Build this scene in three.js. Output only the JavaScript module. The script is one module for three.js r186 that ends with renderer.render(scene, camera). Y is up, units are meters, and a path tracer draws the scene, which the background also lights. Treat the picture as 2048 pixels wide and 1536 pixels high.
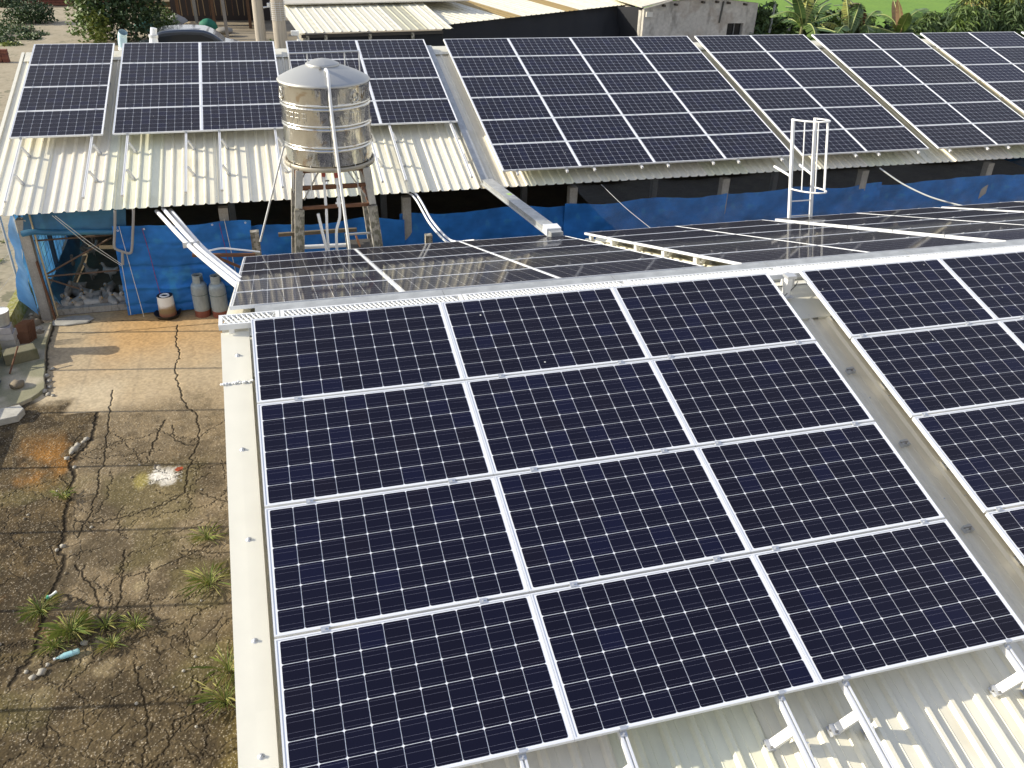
import * as THREE from 'three';
import { mergeGeometries } from 'three/addons/utils/BufferGeometryUtils.js';
import { MarchingCubes } from 'three/addons/objects/MarchingCubes.js';

// ---------------------------------------------------------------- camera, sky, sun, exposure
const scene = new THREE.Scene();
const D2R = Math.PI / 180;
const camera = new THREE.PerspectiveCamera(48.323, 4 / 3, 0.1, 600);
camera.rotation.order = 'YXZ';
camera.position.set(0.293, 3.218, 6.947);
camera.rotation.set(-29.9 * D2R, -16.455 * D2R, 1.77 * D2R);
scene.add(camera);

const renderer = new THREE.WebGLRenderer({ antialias: true });
renderer.toneMapping = THREE.LinearToneMapping;
renderer.toneMappingExposure = 1.38;
renderer.shadowMap.enabled = true;

const SUN_EL = 25 * D2R, SUN_AZ = 11 * D2R;
const sunDir = new THREE.Vector3(-Math.cos(SUN_EL) * Math.cos(SUN_AZ), Math.sin(SUN_EL), -Math.cos(SUN_EL) * Math.sin(SUN_AZ));
const sun = new THREE.DirectionalLight(new THREE.Color(1.0, 0.92, 0.76), 4.8);
sun.position.copy(sunDir).multiplyScalar(60);
sun.castShadow = true;
sun.shadow.radius = 1;
Object.assign(sun.shadow.camera, { left: -40, right: 40, top: 40, bottom: -40, near: 1, far: 160 });
sun.shadow.mapSize.set(2048, 2048);
scene.add(sun, sun.target);

// seeded random and noise
function rng(seed) { let s = seed >>> 0; return () => { s = (s + 0x6d2b79f5) | 0; let t = Math.imul(s ^ (s >>> 15), 1 | s); t = (t + Math.imul(t ^ (t >>> 7), 61 | t)) ^ t; return ((t ^ (t >>> 14)) >>> 0) / 4294967296; }; }
function hash2(x, y, s) { let h = Math.imul(x | 0, 374761393) ^ Math.imul(y | 0, 668265263) ^ Math.imul(s | 0, 1274126177); h = Math.imul(h ^ (h >>> 13), 1274126177); return ((h ^ (h >>> 16)) >>> 0) / 4294967296; }
function vnoise(x, y, s = 0, per = 0) {
  const xi = Math.floor(x), yi = Math.floor(y), fx = x - xi, fy = y - yi, u = fx * fx * (3 - 2 * fx), v = fy * fy * (3 - 2 * fy);
  const w = (a) => per ? ((a % per) + per) % per : a;
  const a = hash2(w(xi), w(yi), s), b = hash2(w(xi + 1), w(yi), s), c = hash2(w(xi), w(yi + 1), s), d = hash2(w(xi + 1), w(yi + 1), s);
  return a + (b - a) * u + (c - a) * v + (a - b - c + d) * u * v;
}
function fbm(x, y, oct = 4, s = 0, per = 0) { let t = 0, a = 0.5, n = 0; for (let i = 0; i < oct; i++) { t += a * vnoise(x, y, s + i * 17, per); n += a; a *= 0.5; x *= 2; y *= 2; if (per) per *= 2; } return t / n; }
const sstep = (a, b, x) => { const t = Math.min(1, Math.max(0, (x - a) / (b - a))); return t * t * (3 - 2 * t); };
const lerp = (a, b, t) => a + (b - a) * t;
const mix3 = (a, b, t) => [lerp(a[0], b[0], t), lerp(a[1], b[1], t), lerp(a[2], b[2], t)];

// sky: clear, a little hazy, with thin broken cloud; the same all round
{
  const W = 512, H = 256, data = new Float32Array(W * H * 4);
  for (let j = 0; j < H; j++) for (let i = 0; i < W; i++) {
    const el = ((j + 0.5) / H - 0.5) * Math.PI, az = ((i + 0.5) / W - 0.5) * 2 * Math.PI;
    const y = Math.sin(el), cx = Math.cos(el) * Math.cos(az), cz = Math.cos(el) * Math.sin(az);
    const t = Math.max(0, y);
    let c = mix3([1.1, 1.09, 1.02], [0.1, 0.17, 0.36], Math.pow(t, 0.5));
    if (y < 0) c = [0.3, 0.28, 0.24];
    const d = Math.max(0, cx * sunDir.x + y * sunDir.y + cz * sunDir.z);
    const glow = 0.9 * Math.pow(d, 6) + 1.6 * Math.pow(d, 40);
    if (y > -0.05) c = [c[0] + glow, c[1] + glow * 0.93, c[2] + glow * 0.8];
    if (y > 0.04) {
      const px = cx / (y + 0.25) * 1.6, pz = cz / (y + 0.25) * 1.6;
      const cl = sstep(0.5, 0.78, fbm(px + 7, pz + 3, 5, 91)) * sstep(0.04, 0.2, y) * sstep(0.9, 0.6, y) * 0.5;
      c = mix3(c, [0.92, 0.93, 0.95], cl);
    }
    const o = (j * W + i) * 4; data[o] = c[0]; data[o + 1] = c[1]; data[o + 2] = c[2]; data[o + 3] = 1;
  }
  const sky = new THREE.DataTexture(data, W, H, THREE.RGBAFormat, THREE.FloatType);
  sky.mapping = THREE.EquirectangularReflectionMapping;
  sky.minFilter = sky.magFilter = THREE.LinearFilter;
  sky.needsUpdate = true;
  scene.background = sky; scene.environment = sky;
  scene.backgroundIntensity = 1.08; scene.environmentIntensity = 1.08;
}

// ---------------------------------------------------------------- helpers
const V = (x, y, z) => new THREE.Vector3(x, y, z);
const Y0 = -4.1;                       // yard level
const TH = 15.77 * D2R, CS = Math.cos(TH), SN = Math.sin(TH), TT = Math.tan(TH);
const taken = new Map();
function numbered(n) { const k = taken.get(n) || 0; taken.set(n, k + 1); return k ? n + '_' + String(k).padStart(3, '0') : n; }
function tex(w, h, fn, srgb = true, repeat = true) {
  const d = new Uint8Array(w * h * 4);
  for (let j = 0; j < h; j++) for (let i = 0; i < w; i++) { const c = fn((i + 0.5) / w, (j + 0.5) / h, i, j), o = (j * w + i) * 4; d[o] = c[0] * 255; d[o + 1] = c[1] * 255; d[o + 2] = c[2] * 255; d[o + 3] = 255; }
  const t = new THREE.DataTexture(d, w, h); t.magFilter = THREE.LinearFilter; t.minFilter = THREE.LinearMipmapLinearFilter; t.generateMipmaps = true;
  t.wrapS = t.wrapT = repeat ? THREE.RepeatWrapping : THREE.ClampToEdgeWrapping; if (srgb) t.colorSpace = THREE.SRGBColorSpace; t.needsUpdate = true; return t;
}
const s2 = (v) => Math.pow(Math.min(1, Math.max(0, v)), 1 / 2.2);   // linear value to a texture byte value
const S2 = (c) => [s2(c[0]), s2(c[1]), s2(c[2])];
function scaled(t, su, sv) { const c = t.clone(); c.repeat.set(su, sv); c.needsUpdate = true; return c; }
function M(c, rough = 0.7, o = {}) { const m = new THREE.MeshStandardMaterial({ roughness: rough, side: THREE.DoubleSide, ...o }); m.color.setRGB(c[0], c[1], c[2]); return m; }
function MP(c, rough = 0.7, o = {}) { const m = new THREE.MeshPhysicalMaterial({ roughness: rough, side: THREE.DoubleSide, ...o }); m.color.setRGB(c[0], c[1], c[2]); return m; }

function metreUV(g) {               // uv in metres from the dominant direction of each face
  const p = g.attributes.position, n = g.attributes.normal, uv = new Float32Array(p.count * 2);
  for (let i = 0; i < p.count; i++) {
    const ax = Math.abs(n.getX(i)), ay = Math.abs(n.getY(i)), az = Math.abs(n.getZ(i));
    if (ay >= ax && ay >= az) { uv[2 * i] = p.getX(i); uv[2 * i + 1] = p.getZ(i); }
    else if (ax >= az) { uv[2 * i] = p.getZ(i); uv[2 * i + 1] = p.getY(i); }
    else { uv[2 * i] = p.getX(i); uv[2 * i + 1] = p.getY(i); }
  }
  g.setAttribute('uv', new THREE.BufferAttribute(uv, 2)); return g;
}
function clean(g) { if (g.index) g = g.toNonIndexed(); for (const k of Object.keys(g.attributes)) if (!['position', 'normal', 'uv'].includes(k)) g.deleteAttribute(k); if (!g.attributes.normal) g.computeVertexNormals(); if (!g.attributes.uv) metreUV(g); g.morphAttributes = {}; return g; }
class B {
  constructor() { this.l = []; }
  add(g, m) { g = clean(g); if (m) g.applyMatrix4(m); this.l.push(g); return this; }
  box(w, h, d, x = 0, y = 0, z = 0, rx = 0, ry = 0, rz = 0) {
    const g = metreUV(new THREE.BoxGeometry(w, h, d).toNonIndexed());
    const m = new THREE.Matrix4().makeRotationFromEuler(new THREE.Euler(rx, ry, rz)).setPosition(x, y, z); return this.add(g, m);
  }
  bar(a, b, w, h, up = V(0, 1, 0)) {          // rectangular bar from a to b
    const L = a.distanceTo(b), z = b.clone().sub(a).normalize(); let u = up.clone(); if (Math.abs(u.dot(z)) > 0.97) u = V(1, 0, 0.001);
    const x = new THREE.Vector3().crossVectors(u, z).normalize(), y = new THREE.Vector3().crossVectors(z, x);
    const m = new THREE.Matrix4().makeBasis(x, y, z).setPosition(a.clone().add(b).multiplyScalar(0.5));
    return this.add(metreUV(new THREE.BoxGeometry(w, h, L).toNonIndexed()), m);
  }
  cyl(a, b, r0, r1 = r0, seg = 12, open = false) {
    const L = a.distanceTo(b), q = new THREE.Quaternion().setFromUnitVectors(V(0, 1, 0), b.clone().sub(a).normalize());
    const g = new THREE.CylinderGeometry(r1, r0, L, seg, 1, open), m = new THREE.Matrix4().compose(a.clone().add(b).multiplyScalar(0.5), q, V(1, 1, 1)); return this.add(g, m);
  }
  tube(pts, r, seg = 8, n) { const c = new THREE.CatmullRomCurve3(pts.map((p) => p.isVector3 ? p : V(...p)), false, 'catmullrom', 0.4); return this.add(new THREE.TubeGeometry(c, n || pts.length * 6, r, seg, false)); }
  lathe(prof, seg = 24, x = 0, y = 0, z = 0) { return this.add(new THREE.LatheGeometry(prof.map((p) => new THREE.Vector2(p[0], p[1])), seg), new THREE.Matrix4().makeTranslation(x, y, z)); }
  tri(list) { const g = new THREE.BufferGeometry(); g.setAttribute('position', new THREE.Float32BufferAttribute(list, 3)); g.computeVertexNormals(); return this.add(g); }
  done() { const g = mergeGeometries(this.l); return g; }
}
function mesh(name, geo, mat, parent) { const m = new THREE.Mesh(geo instanceof B ? geo.done() : geo, mat); m.name = parent ? name : numbered(name); (parent || scene).add(m); return m; }
function part(name, geo, mat, parent, x = 0, y = 0, z = 0) { const m = mesh(name, geo, mat, parent); m.position.set(x, y, z); return m; }
function tag(o, label, category, group) { o.userData.label = label; o.userData.category = category; if (group) o.userData.group = group; return o; }
function thing(name, label, category, x = 0, y = 0, z = 0, group) { const o = new THREE.Group(); o.name = numbered(name); o.position.set(x, y, z); scene.add(o); return tag(o, label, category, group); }
function structure(name, geo, mat) { const m = mesh(name, geo, mat); m.userData.kind = 'structure'; return m; }
function flat(x0, x1, z0, z1, y, uvfn) {      // horizontal sheet
  const g = new THREE.BufferGeometry(); g.setAttribute('position', new THREE.Float32BufferAttribute([x0, y, z0, x0, y, z1, x1, y, z1, x0, y, z0, x1, y, z1, x1, y, z0], 3));
  g.computeVertexNormals(); const f = uvfn || ((x, z) => [x, z]); const uv = []; for (const [x, z] of [[x0, z0], [x0, z1], [x1, z1], [x0, z0], [x1, z1], [x1, z0]]) uv.push(...f(x, z));
  g.setAttribute('uv', new THREE.Float32BufferAttribute(uv, 2)); return g;
}
const ORD = ['first', 'second', 'third', 'fourth', 'fifth', 'sixth', 'seventh', 'eighth', 'ninth', 'tenth', 'eleventh', 'twelfth'];

// ---------------------------------------------------------------- shared materials
const dirtTex = tex(256, 256, (u, v) => { const a = fbm(u * 8, v * 8, 5, 3, 8), b = fbm(u * 32, v * 32, 3, 5, 32); const k = 0.86 + 0.2 * (a - 0.5) + 0.1 * (b - 0.5); return [k, k * 0.995, k * 0.98]; });
const sheetTex = tex(512, 512, (u, v) => { const st = fbm(u * 40, v * 3, 4, 8, 0), bl = fbm(u * 6, v * 6, 4, 12, 6), sp = fbm(u * 64, v * 64, 2, 15, 64); const d = sstep(0.5, 0.85, bl) * 0.05; const k = 0.965 - d + 0.05 * (st - 0.5) + 0.03 * (sp - 0.5); return [k, k * (1 - d * 0.15), k * (1 - d * 0.6)]; });
const mat = {
  duct: M([0.58, 0.6, 0.61], 0.45, { metalness: 0.4, map: dirtTex }),
  alu: M([0.78, 0.79, 0.8], 0.42, { metalness: 0.25 }),
  rail: M([0.8, 0.8, 0.79], 0.4, { metalness: 0.3 }),
  bolt: M([0.3, 0.29, 0.27], 0.5, { metalness: 0.7 }),
  sheet: M([0.83, 0.785, 0.63], 0.42, { map: sheetTex }),
  trim: M([0.74, 0.715, 0.61], 0.4, { map: scaled(sheetTex, 0.13, 0.13) }),
  white: M([0.8, 0.8, 0.78], 0.45),
  pvc: M([0.76, 0.77, 0.77], 0.4),
  galv: M([0.55, 0.56, 0.57], 0.42, { metalness: 0.6 }),
  grating: M([0.74, 0.75, 0.75], 0.5, { metalness: 0.2 }),
  rust: M([0.2, 0.09, 0.045], 0.85, { map: dirtTex }),
  dark: M([0.012, 0.012, 0.014], 0.7),
  rope: M([0.6, 0.58, 0.5], 0.9),
};
// ---------------------------------------------------------------- ground, yard, field
const soilTex = tex(512, 512, (u, v) => {
  const a = fbm(u * 8, v * 8, 5, 21, 8), b = fbm(u * 48, v * 48, 3, 25, 48), c = fbm(u * 3, v * 3, 3, 28, 3);
  let k = mix3([0.17, 0.135, 0.085], [0.29, 0.24, 0.165], a); k = mix3(k, [0.11, 0.09, 0.05], sstep(0.55, 0.75, c) * 0.5); const s = 0.8 + 0.4 * b; return S2([k[0] * s, k[1] * s, k[2] * s]);
});
structure('ground', flat(-160, 220, -200, 40, Y0 - 0.012, (x, z) => [x / 7, z / 7]), M([1, 1, 1], 0.95, { map: soilTex }));

const YX0 = -4.7, YX1 = 0.25, YZ0 = -9.75, YZ1 = 6.25, YW = 520, YH = 1600;
{
  const crack = new Float32Array(YW * YH), sx = YW / (YX1 - YX0), sz = YH / (YZ1 - YZ0), R = rng(77);
  const stamp = (x, z, w, k) => { const cx = (x - YX0) * sx, cz = (z - YZ0) * sz, rx = w * sx, rz = w * sz; for (let j = Math.floor(cz - rz - 1); j <= cz + rz + 1; j++) for (let i = Math.floor(cx - rx - 1); i <= cx + rx + 1; i++) { if (i < 0 || j < 0 || i >= YW || j >= YH) continue; const d = Math.hypot((i - cx) / rx, (j - cz) / rz); if (d < 1) { const o = j * YW + i; crack[o] = Math.max(crack[o], k * Math.min(1, 1.6 * (1 - d))); } } };
  const line = (pts, w, k, jag = 0.05) => { for (let n = 0; n + 1 < pts.length; n++) { let [ax, az] = pts[n], [bx, bz] = pts[n + 1]; const L = Math.hypot(bx - ax, bz - az), st = Math.ceil(L / 0.006); for (let i = 0; i <= st; i++) { const t = i / st, e = Math.sin(Math.PI * t), q = (n + t) * 7; const ox = (fbm(q, n * 3.1, 3, 5) - 0.5) * jag * 2.4 * e, oz = (fbm(q, n * 5.3 + 9, 3, 6) - 0.5) * jag * 2.4 * e; stamp(ax + (bx - ax) * t + ox, az + (bz - az) * t + oz, w * (0.55 + 0.9 * vnoise(q * 3, n, 4)), k); } } };
  line([[-2.75, -5.85], [-2.73, -5.33], [-2.76, -4.98], [-2.87, -4.67], [-2.94, -4.43], [-2.83, -4.15], [-2.82, -3.45], [-2.77, -2.9], [-2.78, -2.6], [-2.67, -2.19], [-2.72, -1.76], [-2.76, -1.27], [-2.73, -0.8], [-2.91, -0.36]], 0.03, 1);
  line([[-1.71, -8.85], [-1.69, -8.0], [-1.61, -7.68], [-1.66, -7.03], [-1.58, -6.57], [-1.48, -5.96], [-1.23, -5.42], [-1.18, -4.96], [-1.23, -4.42], [-1.31, -3.92], [-1.32, -3.37]], 0.014, 0.95);
  line([[-2.6, -6.54], [-2.55, -5.58], [-2.52, -5.0], [-2.47, -4.45], [-2.51, -4.08], [-2.47, -3.65], [-2.5, -3.15], [-2.59, -2.71]], 0.013, 0.9);
  line([[-1.32, -3.37], [-1.57, -3.15], [-1.82, -3.1], [-2.09, -3.0], [-2.36, -2.96], [-2.68, -3.09]], 0.013, 0.9);
  line([[-1.12, -3.32], [-0.85, -3.09], [-0.66, -2.93]], 0.01, 0.8);
  line([[-1.71, -5.38], [-1.77, -5.1], [-1.84, -4.7], [-1.86, -4.43]], 0.016, 0.9);
  line([[-1.59, -5.21], [-1.53, -4.76], [-1.34, -4.58], [-1.16, -4.57]], 0.011, 0.85);
  line([[-3.95, -9.5], [-3.9, -8.29], [-3.75, -7.32], [-3.63, -6.62]], 0.03, 0.9);
  line([[-0.61, 0.42], [-1.24, 0.52], [-1.27, 0.81], [-1.48, 1.02]], 0.012, 0.9);
  line([[-1.69, -0.33], [-1.55, 0.18], [-1.49, 0.57], [-1.5, 1.01]], 0.011, 0.85);
  line([[-2.54, -2.16], [-2.25, -1.64], [-2.13, -1.11], [-1.93, -0.68]], 0.014, 0.9);
  line([[-1.99, -2.31], [-1.96, -1.74], [-1.96, -1.23], [-2.27, -1.39], [-2.58, -1.64]], 0.013, 0.9);
  line([[-0.96, -2.16], [-1.2, -2.02], [-1.49, -1.9], [-1.82, -1.8], [-1.99, -1.8]], 0.011, 0.85);
  line([[-3.37, -8.83], [-2.2, -8.8], [-0.89, -8.78]], 0.011, 0.8, 0.02);
  line([[-3.31, -9.31], [-2.5, -9.25], [-1.95, -9.08]], 0.016, 0.8, 0.03);
  for (let n = 0; n < 80; n++) { const x = -3.6 + R() * 3.1, z = -4.9 + R() * 6.6, a = R() * 6.28, p = [[x, z]]; for (let k = 0, aa = a, L = 2 + R() * 4; k < L; k++) { aa += (R() - 0.5) * 1.3; const q = p[p.length - 1]; p.push([q[0] + Math.cos(aa) * 0.2, q[1] + Math.sin(aa) * 0.2]); } line(p, 0.006 + R() * 0.005, 0.55 + R() * 0.3, 0.06); }
  const col = new Uint8Array(YW * YH * 4), hgt = new Uint8Array(YW * YH * 4);
  const mainX = (z) => z < -5.9 ? -3.2 : -2.78 + 0.06 * Math.sin(z * 3.1);
  for (let j = 0; j < YH; j++) for (let i = 0; i < YW; i++) {
    const x = YX0 + (i + 0.5) / sx, z = YZ0 + (j + 0.5) / sz, o4 = (j * YW + i) * 4;
    const wx = x + (fbm(x * 2.2, z * 2.2, 4, 31) - 0.5) * 0.5, wz = z + (fbm(x * 2.2, z * 2.2, 4, 32) - 0.5) * 0.5;
    const big = fbm(x * 0.9, z * 0.9, 4, 33), mid = fbm(x * 4, z * 4, 4, 34), fine = fbm(x * 26, z * 26, 3, 35), grit = hash2(i, j, 36), grit2 = vnoise(x * 70, z * 70, 37);
    const long = fbm(x * 1.2, z * 9, 4, 38);
    // clean trowelled concrete near the barn, worn aggregate further on
    let c = mix3([0.5, 0.4, 0.26], [0.44, 0.36, 0.25], mid);
    const orange = sstep(-6.9, -8.3, wz) * sstep(-3.4, -2.7, wx) * (0.35 + 0.65 * big);
    c = mix3(c, [0.56, 0.33, 0.12], orange * 0.85);
    const pale = sstep(-7.0, -6.6, wz) * sstep(-5.95, -6.25, wz + (wx + 3) * -0.35) * sstep(-2.2, -2.7, wx); c = mix3(c, [0.54, 0.46, 0.33], pale * 0.8);
    const worn = Math.min(1, sstep(-6.4, -4.6, wz + (big - 0.5) * 2.4 + (x + 1) * -0.25) * (0.55 + 0.45 * mid));
    c = mix3(c, mix3([0.055, 0.041, 0.023], [0.22, 0.168, 0.098], Math.min(1, sstep(0.25, 0.75, mid) * 0.75 + (long - 0.35) * 0.6)), worn * 0.95);
    const gravel = sstep(0.05, -0.08, wx - mainX(z)) * sstep(-6.35, -6.0, wz - (x + 3) * 0.4);
    c = mix3(c, mix3([0.065, 0.047, 0.024], [0.125, 0.088, 0.04], fine * 0.7 + (mid - 0.3) * 0.6), gravel * 0.92);
    const low = sstep(-1.8, 0.2, wz); c = mix3(c, mix3([0.055, 0.041, 0.021], [0.125, 0.093, 0.045], fine * 0.6 + (mid - 0.25) * 0.6), low * 0.85);
    const blot = sstep(0.42, 0.68, fbm(x * 5.5 + 3, z * 5.5, 4, 57)) * Math.max(worn * 0.75, low, gravel); c = mix3(c, [0.035, 0.026, 0.015], blot * 0.7);
    const grime = sstep(0.44, 0.66, fbm(x * 1.7 + 4, z * 1.7, 5, 41)) * sstep(-5.2, -3.5, wz); c = mix3(c, [0.055, 0.042, 0.024], grime * 0.68);
    const rusty = sstep(0.6, 0.76, fbm(x * 1.5 + 9, z * 0.9 + 2, 4, 43)) * sstep(-2.2, -3.2, x) * sstep(-5.6, -4.6, z); c = mix3(c, [0.36, 0.17, 0.035], rusty * 0.75);
    const mossy = sstep(-0.95, -0.6, x + (mid - 0.5) * 0.3) * sstep(-1.2, 0.4, z) * (0.4 + 0.6 * fine); c = mix3(c, [0.22, 0.17, 0.04], mossy * 0.6);
    const green = sstep(0.52, 0.7, fbm(x * 1.1 + 2, z * 1.3 + 7, 4, 47)) * sstep(-4.4, -3.8, z); c = mix3(c, [0.16, 0.14, 0.055], green * 0.4);
    // slabs left standing pale between the cracks
    const pw = sstep(0.62, 0.75, fbm(x * 3.1 + 1, z * 3.1 + 5, 2, 49)) * sstep(-2.5, -1.9, z) * sstep(0.2, -0.6, z) * sstep(-1.3, -1.7, x) * sstep(-2.85, -2.6, x); c = mix3(c, [0.34, 0.28, 0.17], pw * 0.8);
    // white paint spill with a red spot
    const sp = Math.hypot((x + 1.64 + (fine - 0.5) * 0.22) / 0.26, (z + 3.81 + (mid - 0.5) * 0.5) / 0.3); c = mix3(c, [0.8, 0.79, 0.76], sstep(1.0, 0.45, sp) * (0.7 + 0.3 * fine));
    const yl = Math.hypot((x + 1.92) / 0.14, (z + 3.8) / 0.26); c = mix3(c, [0.38, 0.33, 0.1], sstep(1, 0.4, yl) * 0.6);
    if (Math.hypot((x + 1.43) / 0.05, (z + 3.97) / 0.05) < 0.8 + 0.6 * fine) c = [0.34, 0.07, 0.03];
    // loose grit: pale and dark grains
    const gr = Math.max(worn, gravel, low) * (0.5 + 0.8 * fine);
    if (grit > 1 - 0.035 * gr) c = mix3(c, [0.62, 0.57, 0.48], 0.7); else if (grit2 > 0.84) c = mix3(c, [0.4, 0.35, 0.28], 0.5 * gr); else if (grit2 < 0.16) c = mix3(c, [0.05, 0.04, 0.03], 0.55 * gr);
    const s = 0.72 + 0.56 * fine; c = [c[0] * s, c[1] * s, c[2] * s];
    // network of fine cracks in the worn part
    const q = 3.6, ux = wx * q, uz = wz * q, ix = Math.floor(ux), iz = Math.floor(uz); let f1 = 9, f2 = 9; for (let b = -1; b < 2; b++) for (let a = -1; a < 2; a++) { const dx = ix + a + hash2(ix + a, iz + b, 51) - ux, dz = iz + b + hash2(ix + a, iz + b, 52) - uz, d = dx * dx + dz * dz; if (d < f1) { f2 = f1; f1 = d; } else if (d < f2) f2 = d; }
    const e = Math.sqrt(f2) - Math.sqrt(f1); let ck = sstep(0.045, 0.008, e) * Math.max(sstep(-4.2, -2.6, wz + (big - 0.5) * 3) * sstep(0.32, 0.55, fbm(x * 1.3, z * 1.3, 3, 55)), 0) * 0.85;
    ck *= sstep(0.3, 0.5, fbm(x * 6 + 2, z * 6, 3, 58)) * (0.6 + 0.4 * mid); ck = Math.max(ck, crack[j * YW + i]); c = mix3(c, [0.028, 0.021, 0.013], ck * 0.93);
    col[o4] = s2(c[0]) * 255; col[o4 + 1] = s2(c[1]) * 255; col[o4 + 2] = s2(c[2]) * 255; col[o4 + 3] = 255;
    const h = 0.6 + 0.14 * (fine - 0.5) * (0.3 + gr) + (grit2 - 0.5) * 0.16 * gr + 0.1 * (mid - 0.5) - ck * 0.55; hgt[o4] = hgt[o4 + 1] = hgt[o4 + 2] = Math.max(0, Math.min(255, h * 255)); hgt[o4 + 3] = 255;
  }
  const mk = (d, srgb) => { const t = new THREE.DataTexture(d, YW, YH); t.magFilter = THREE.LinearFilter; t.minFilter = THREE.LinearMipmapLinearFilter; t.generateMipmaps = true; if (srgb) t.colorSpace = THREE.SRGBColorSpace; t.needsUpdate = true; return t; };
  structure('yard', flat(YX0, YX1, YZ0, YZ1, Y0, (x, z) => [(x - YX0) / (YX1 - YX0), (z - YZ0) / (YZ1 - YZ0)]), MP([0.9, 0.875, 0.83], 0.95, { specularIntensity: 0.25, map: mk(col, true), bumpMap: mk(hgt, false), bumpScale: 0.05 }));
}
// the older slab along the bank, a broken curved edge, a little higher
const sideTex = tex(512, 512, (u, v) => { const a = fbm(u * 5, v * 5, 5, 61, 5), b = fbm(u * 60, v * 60, 3, 63, 60), g = fbm(u * 2, v * 2, 3, 65, 2); let c = mix3([0.36, 0.31, 0.23], [0.46, 0.41, 0.31], a); c = mix3(c, [0.13, 0.14, 0.06], sstep(0.5, 0.75, g) * 0.6); const s = 0.82 + 0.36 * b; return S2([c[0] * s, c[1] * s, c[2] * s]); });
{
  const sh = new THREE.Shape(), pts = [[-4.6, -9.2], [-3.97, -9.35], [-3.93, -8.6], [-3.9, -8.2], [-3.84, -7.8], [-3.76, -7.4], [-3.74, -7.15], [-3.69, -6.95], [-3.66, -6.75], [-3.72, -6.6], [-3.8, -6.47], [-3.92, -6.36], [-4.05, -6.28], [-4.2, -6.2], [-4.6, -6.12]];
  pts.forEach(([x, z], i) => i ? sh.lineTo(x, -z) : sh.moveTo(x, -z));
  const g = new THREE.ExtrudeGeometry(sh, { depth: 0.055, bevelEnabled: true, bevelSize: 0.012, bevelThickness: 0.012, bevelSegments: 2 }); g.rotateX(-Math.PI / 2);
  const o = structure('side_slab', metreUV(clean(g)), M([0.95, 0.95, 0.92], 0.92, { map: sideTex, bumpMap: sideTex, bumpScale: 0.01 })); o.position.y = Y0 - 0.005;
}
// mossy bank left of the yard and the barn, held by a low concrete kerb wall
const mossTex = tex(512, 512, (u, v) => { const a = fbm(u * 10, v * 10, 5, 71, 10), b = fbm(u * 70, v * 70, 3, 73, 70), g = fbm(u * 4, v * 4, 4, 75, 4), p = fbm(u * 22, v * 22, 3, 77, 22); let c = mix3([0.27, 0.225, 0.145], [0.38, 0.325, 0.23], a); c = mix3(c, [0.08, 0.085, 0.035], sstep(0.6, 0.7, p) * 0.6 * sstep(0.42, 0.6, g)); const s = 0.8 + 0.4 * b; return S2([c[0] * s, c[1] * s, c[2] * s]); });
structure('bank', new B().box(34, 0.36, 62, -21.72, Y0 + 0.15, -25).done(), M([1, 1, 1], 0.95, { map: scaled(mossTex, 0.25, 0.25) }));
const mossEdge = tex(512, 512, (u, v) => { const a = fbm(u * 14, v * 14, 4, 81, 14), b = fbm(u * 60, v * 60, 3, 83, 60); let c = mix3([0.3, 0.27, 0.05], [0.42, 0.38, 0.2], sstep(0.35, 0.65, a)); c = mix3(c, [0.1, 0.11, 0.03], sstep(0.55, 0.8, b) * 0.6); const s = 0.75 + 0.5 * b; return S2([c[0] * s, c[1] * s, c[2] * s]); });
tag(mesh('kerb_wall', new B().box(0.16, 0.36, 18.4, -4.64, Y0 + 0.155, -3.9).done(), M([0.9, 0.92, 0.85], 0.95, { map: scaled(mossEdge, 1.5, 1.5), bumpMap: scaled(mossEdge, 1.5, 1.5), bumpScale: 0.02 })), 'low mossy concrete kerb wall edging the sandy bank', 'wall');
const fieldTex = tex(512, 512, (u, v) => { const a = fbm(u * 6, v * 6, 5, 91, 6), r = fbm(u * 8, v * 120, 3, 93, 0), b = fbm(u * 128, v * 128, 2, 95, 128); let c = mix3([0.09, 0.2, 0.01], [0.16, 0.28, 0.016], a * 0.6 + r * 0.4); const s = 0.75 + 0.5 * b; return S2([c[0] * s, c[1] * s, c[2] * s]); });
structure('field', flat(27, 200, -190, -36, Y0 + 0.004, (x, z) => [x / 14, z / 14]), M([1, 1, 1], 0.95, { map: fieldTex }));
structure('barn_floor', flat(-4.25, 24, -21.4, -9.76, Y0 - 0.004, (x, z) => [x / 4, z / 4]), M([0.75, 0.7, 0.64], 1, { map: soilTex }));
// ---------------------------------------------------------------- barns: corrugated roofs
const RP = 0.2;
function sheetGeo(n, L) {            // n ribs wide, from z = 0 (top) to z = L
  const prof = []; for (let k = 0; k < n; k++) { const x = k * RP; prof.push([x, 0], [x + 0.045, 0], [x + 0.05, 0.003], [x + 0.056, 0], [x + 0.128, 0], [x + 0.148, 0.026], [x + 0.176, 0.026], [x + 0.196, 0]); } prof.push([n * RP, 0]);
  const pos = [], uv = [], segs = 3;
  for (let s = 0; s < segs; s++) for (let i = 0; i + 1 < prof.length; i++) { const [ax, ay] = prof[i], [bx, by] = prof[i + 1], z0 = L * s / segs, z1 = L * (s + 1) / segs; pos.push(ax, ay, z0, ax, ay, z1, bx, by, z1, ax, ay, z0, bx, by, z1, bx, by, z0); uv.push(ax, z0, ax, z1, bx, z1, ax, z0, bx, z1, bx, z0); }
  const g = new THREE.BufferGeometry(); g.setAttribute('position', new THREE.Float32BufferAttribute(pos, 3)); g.setAttribute('uv', new THREE.Float32BufferAttribute(uv, 2)); g.computeVertexNormals(); return g;
}
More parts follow.
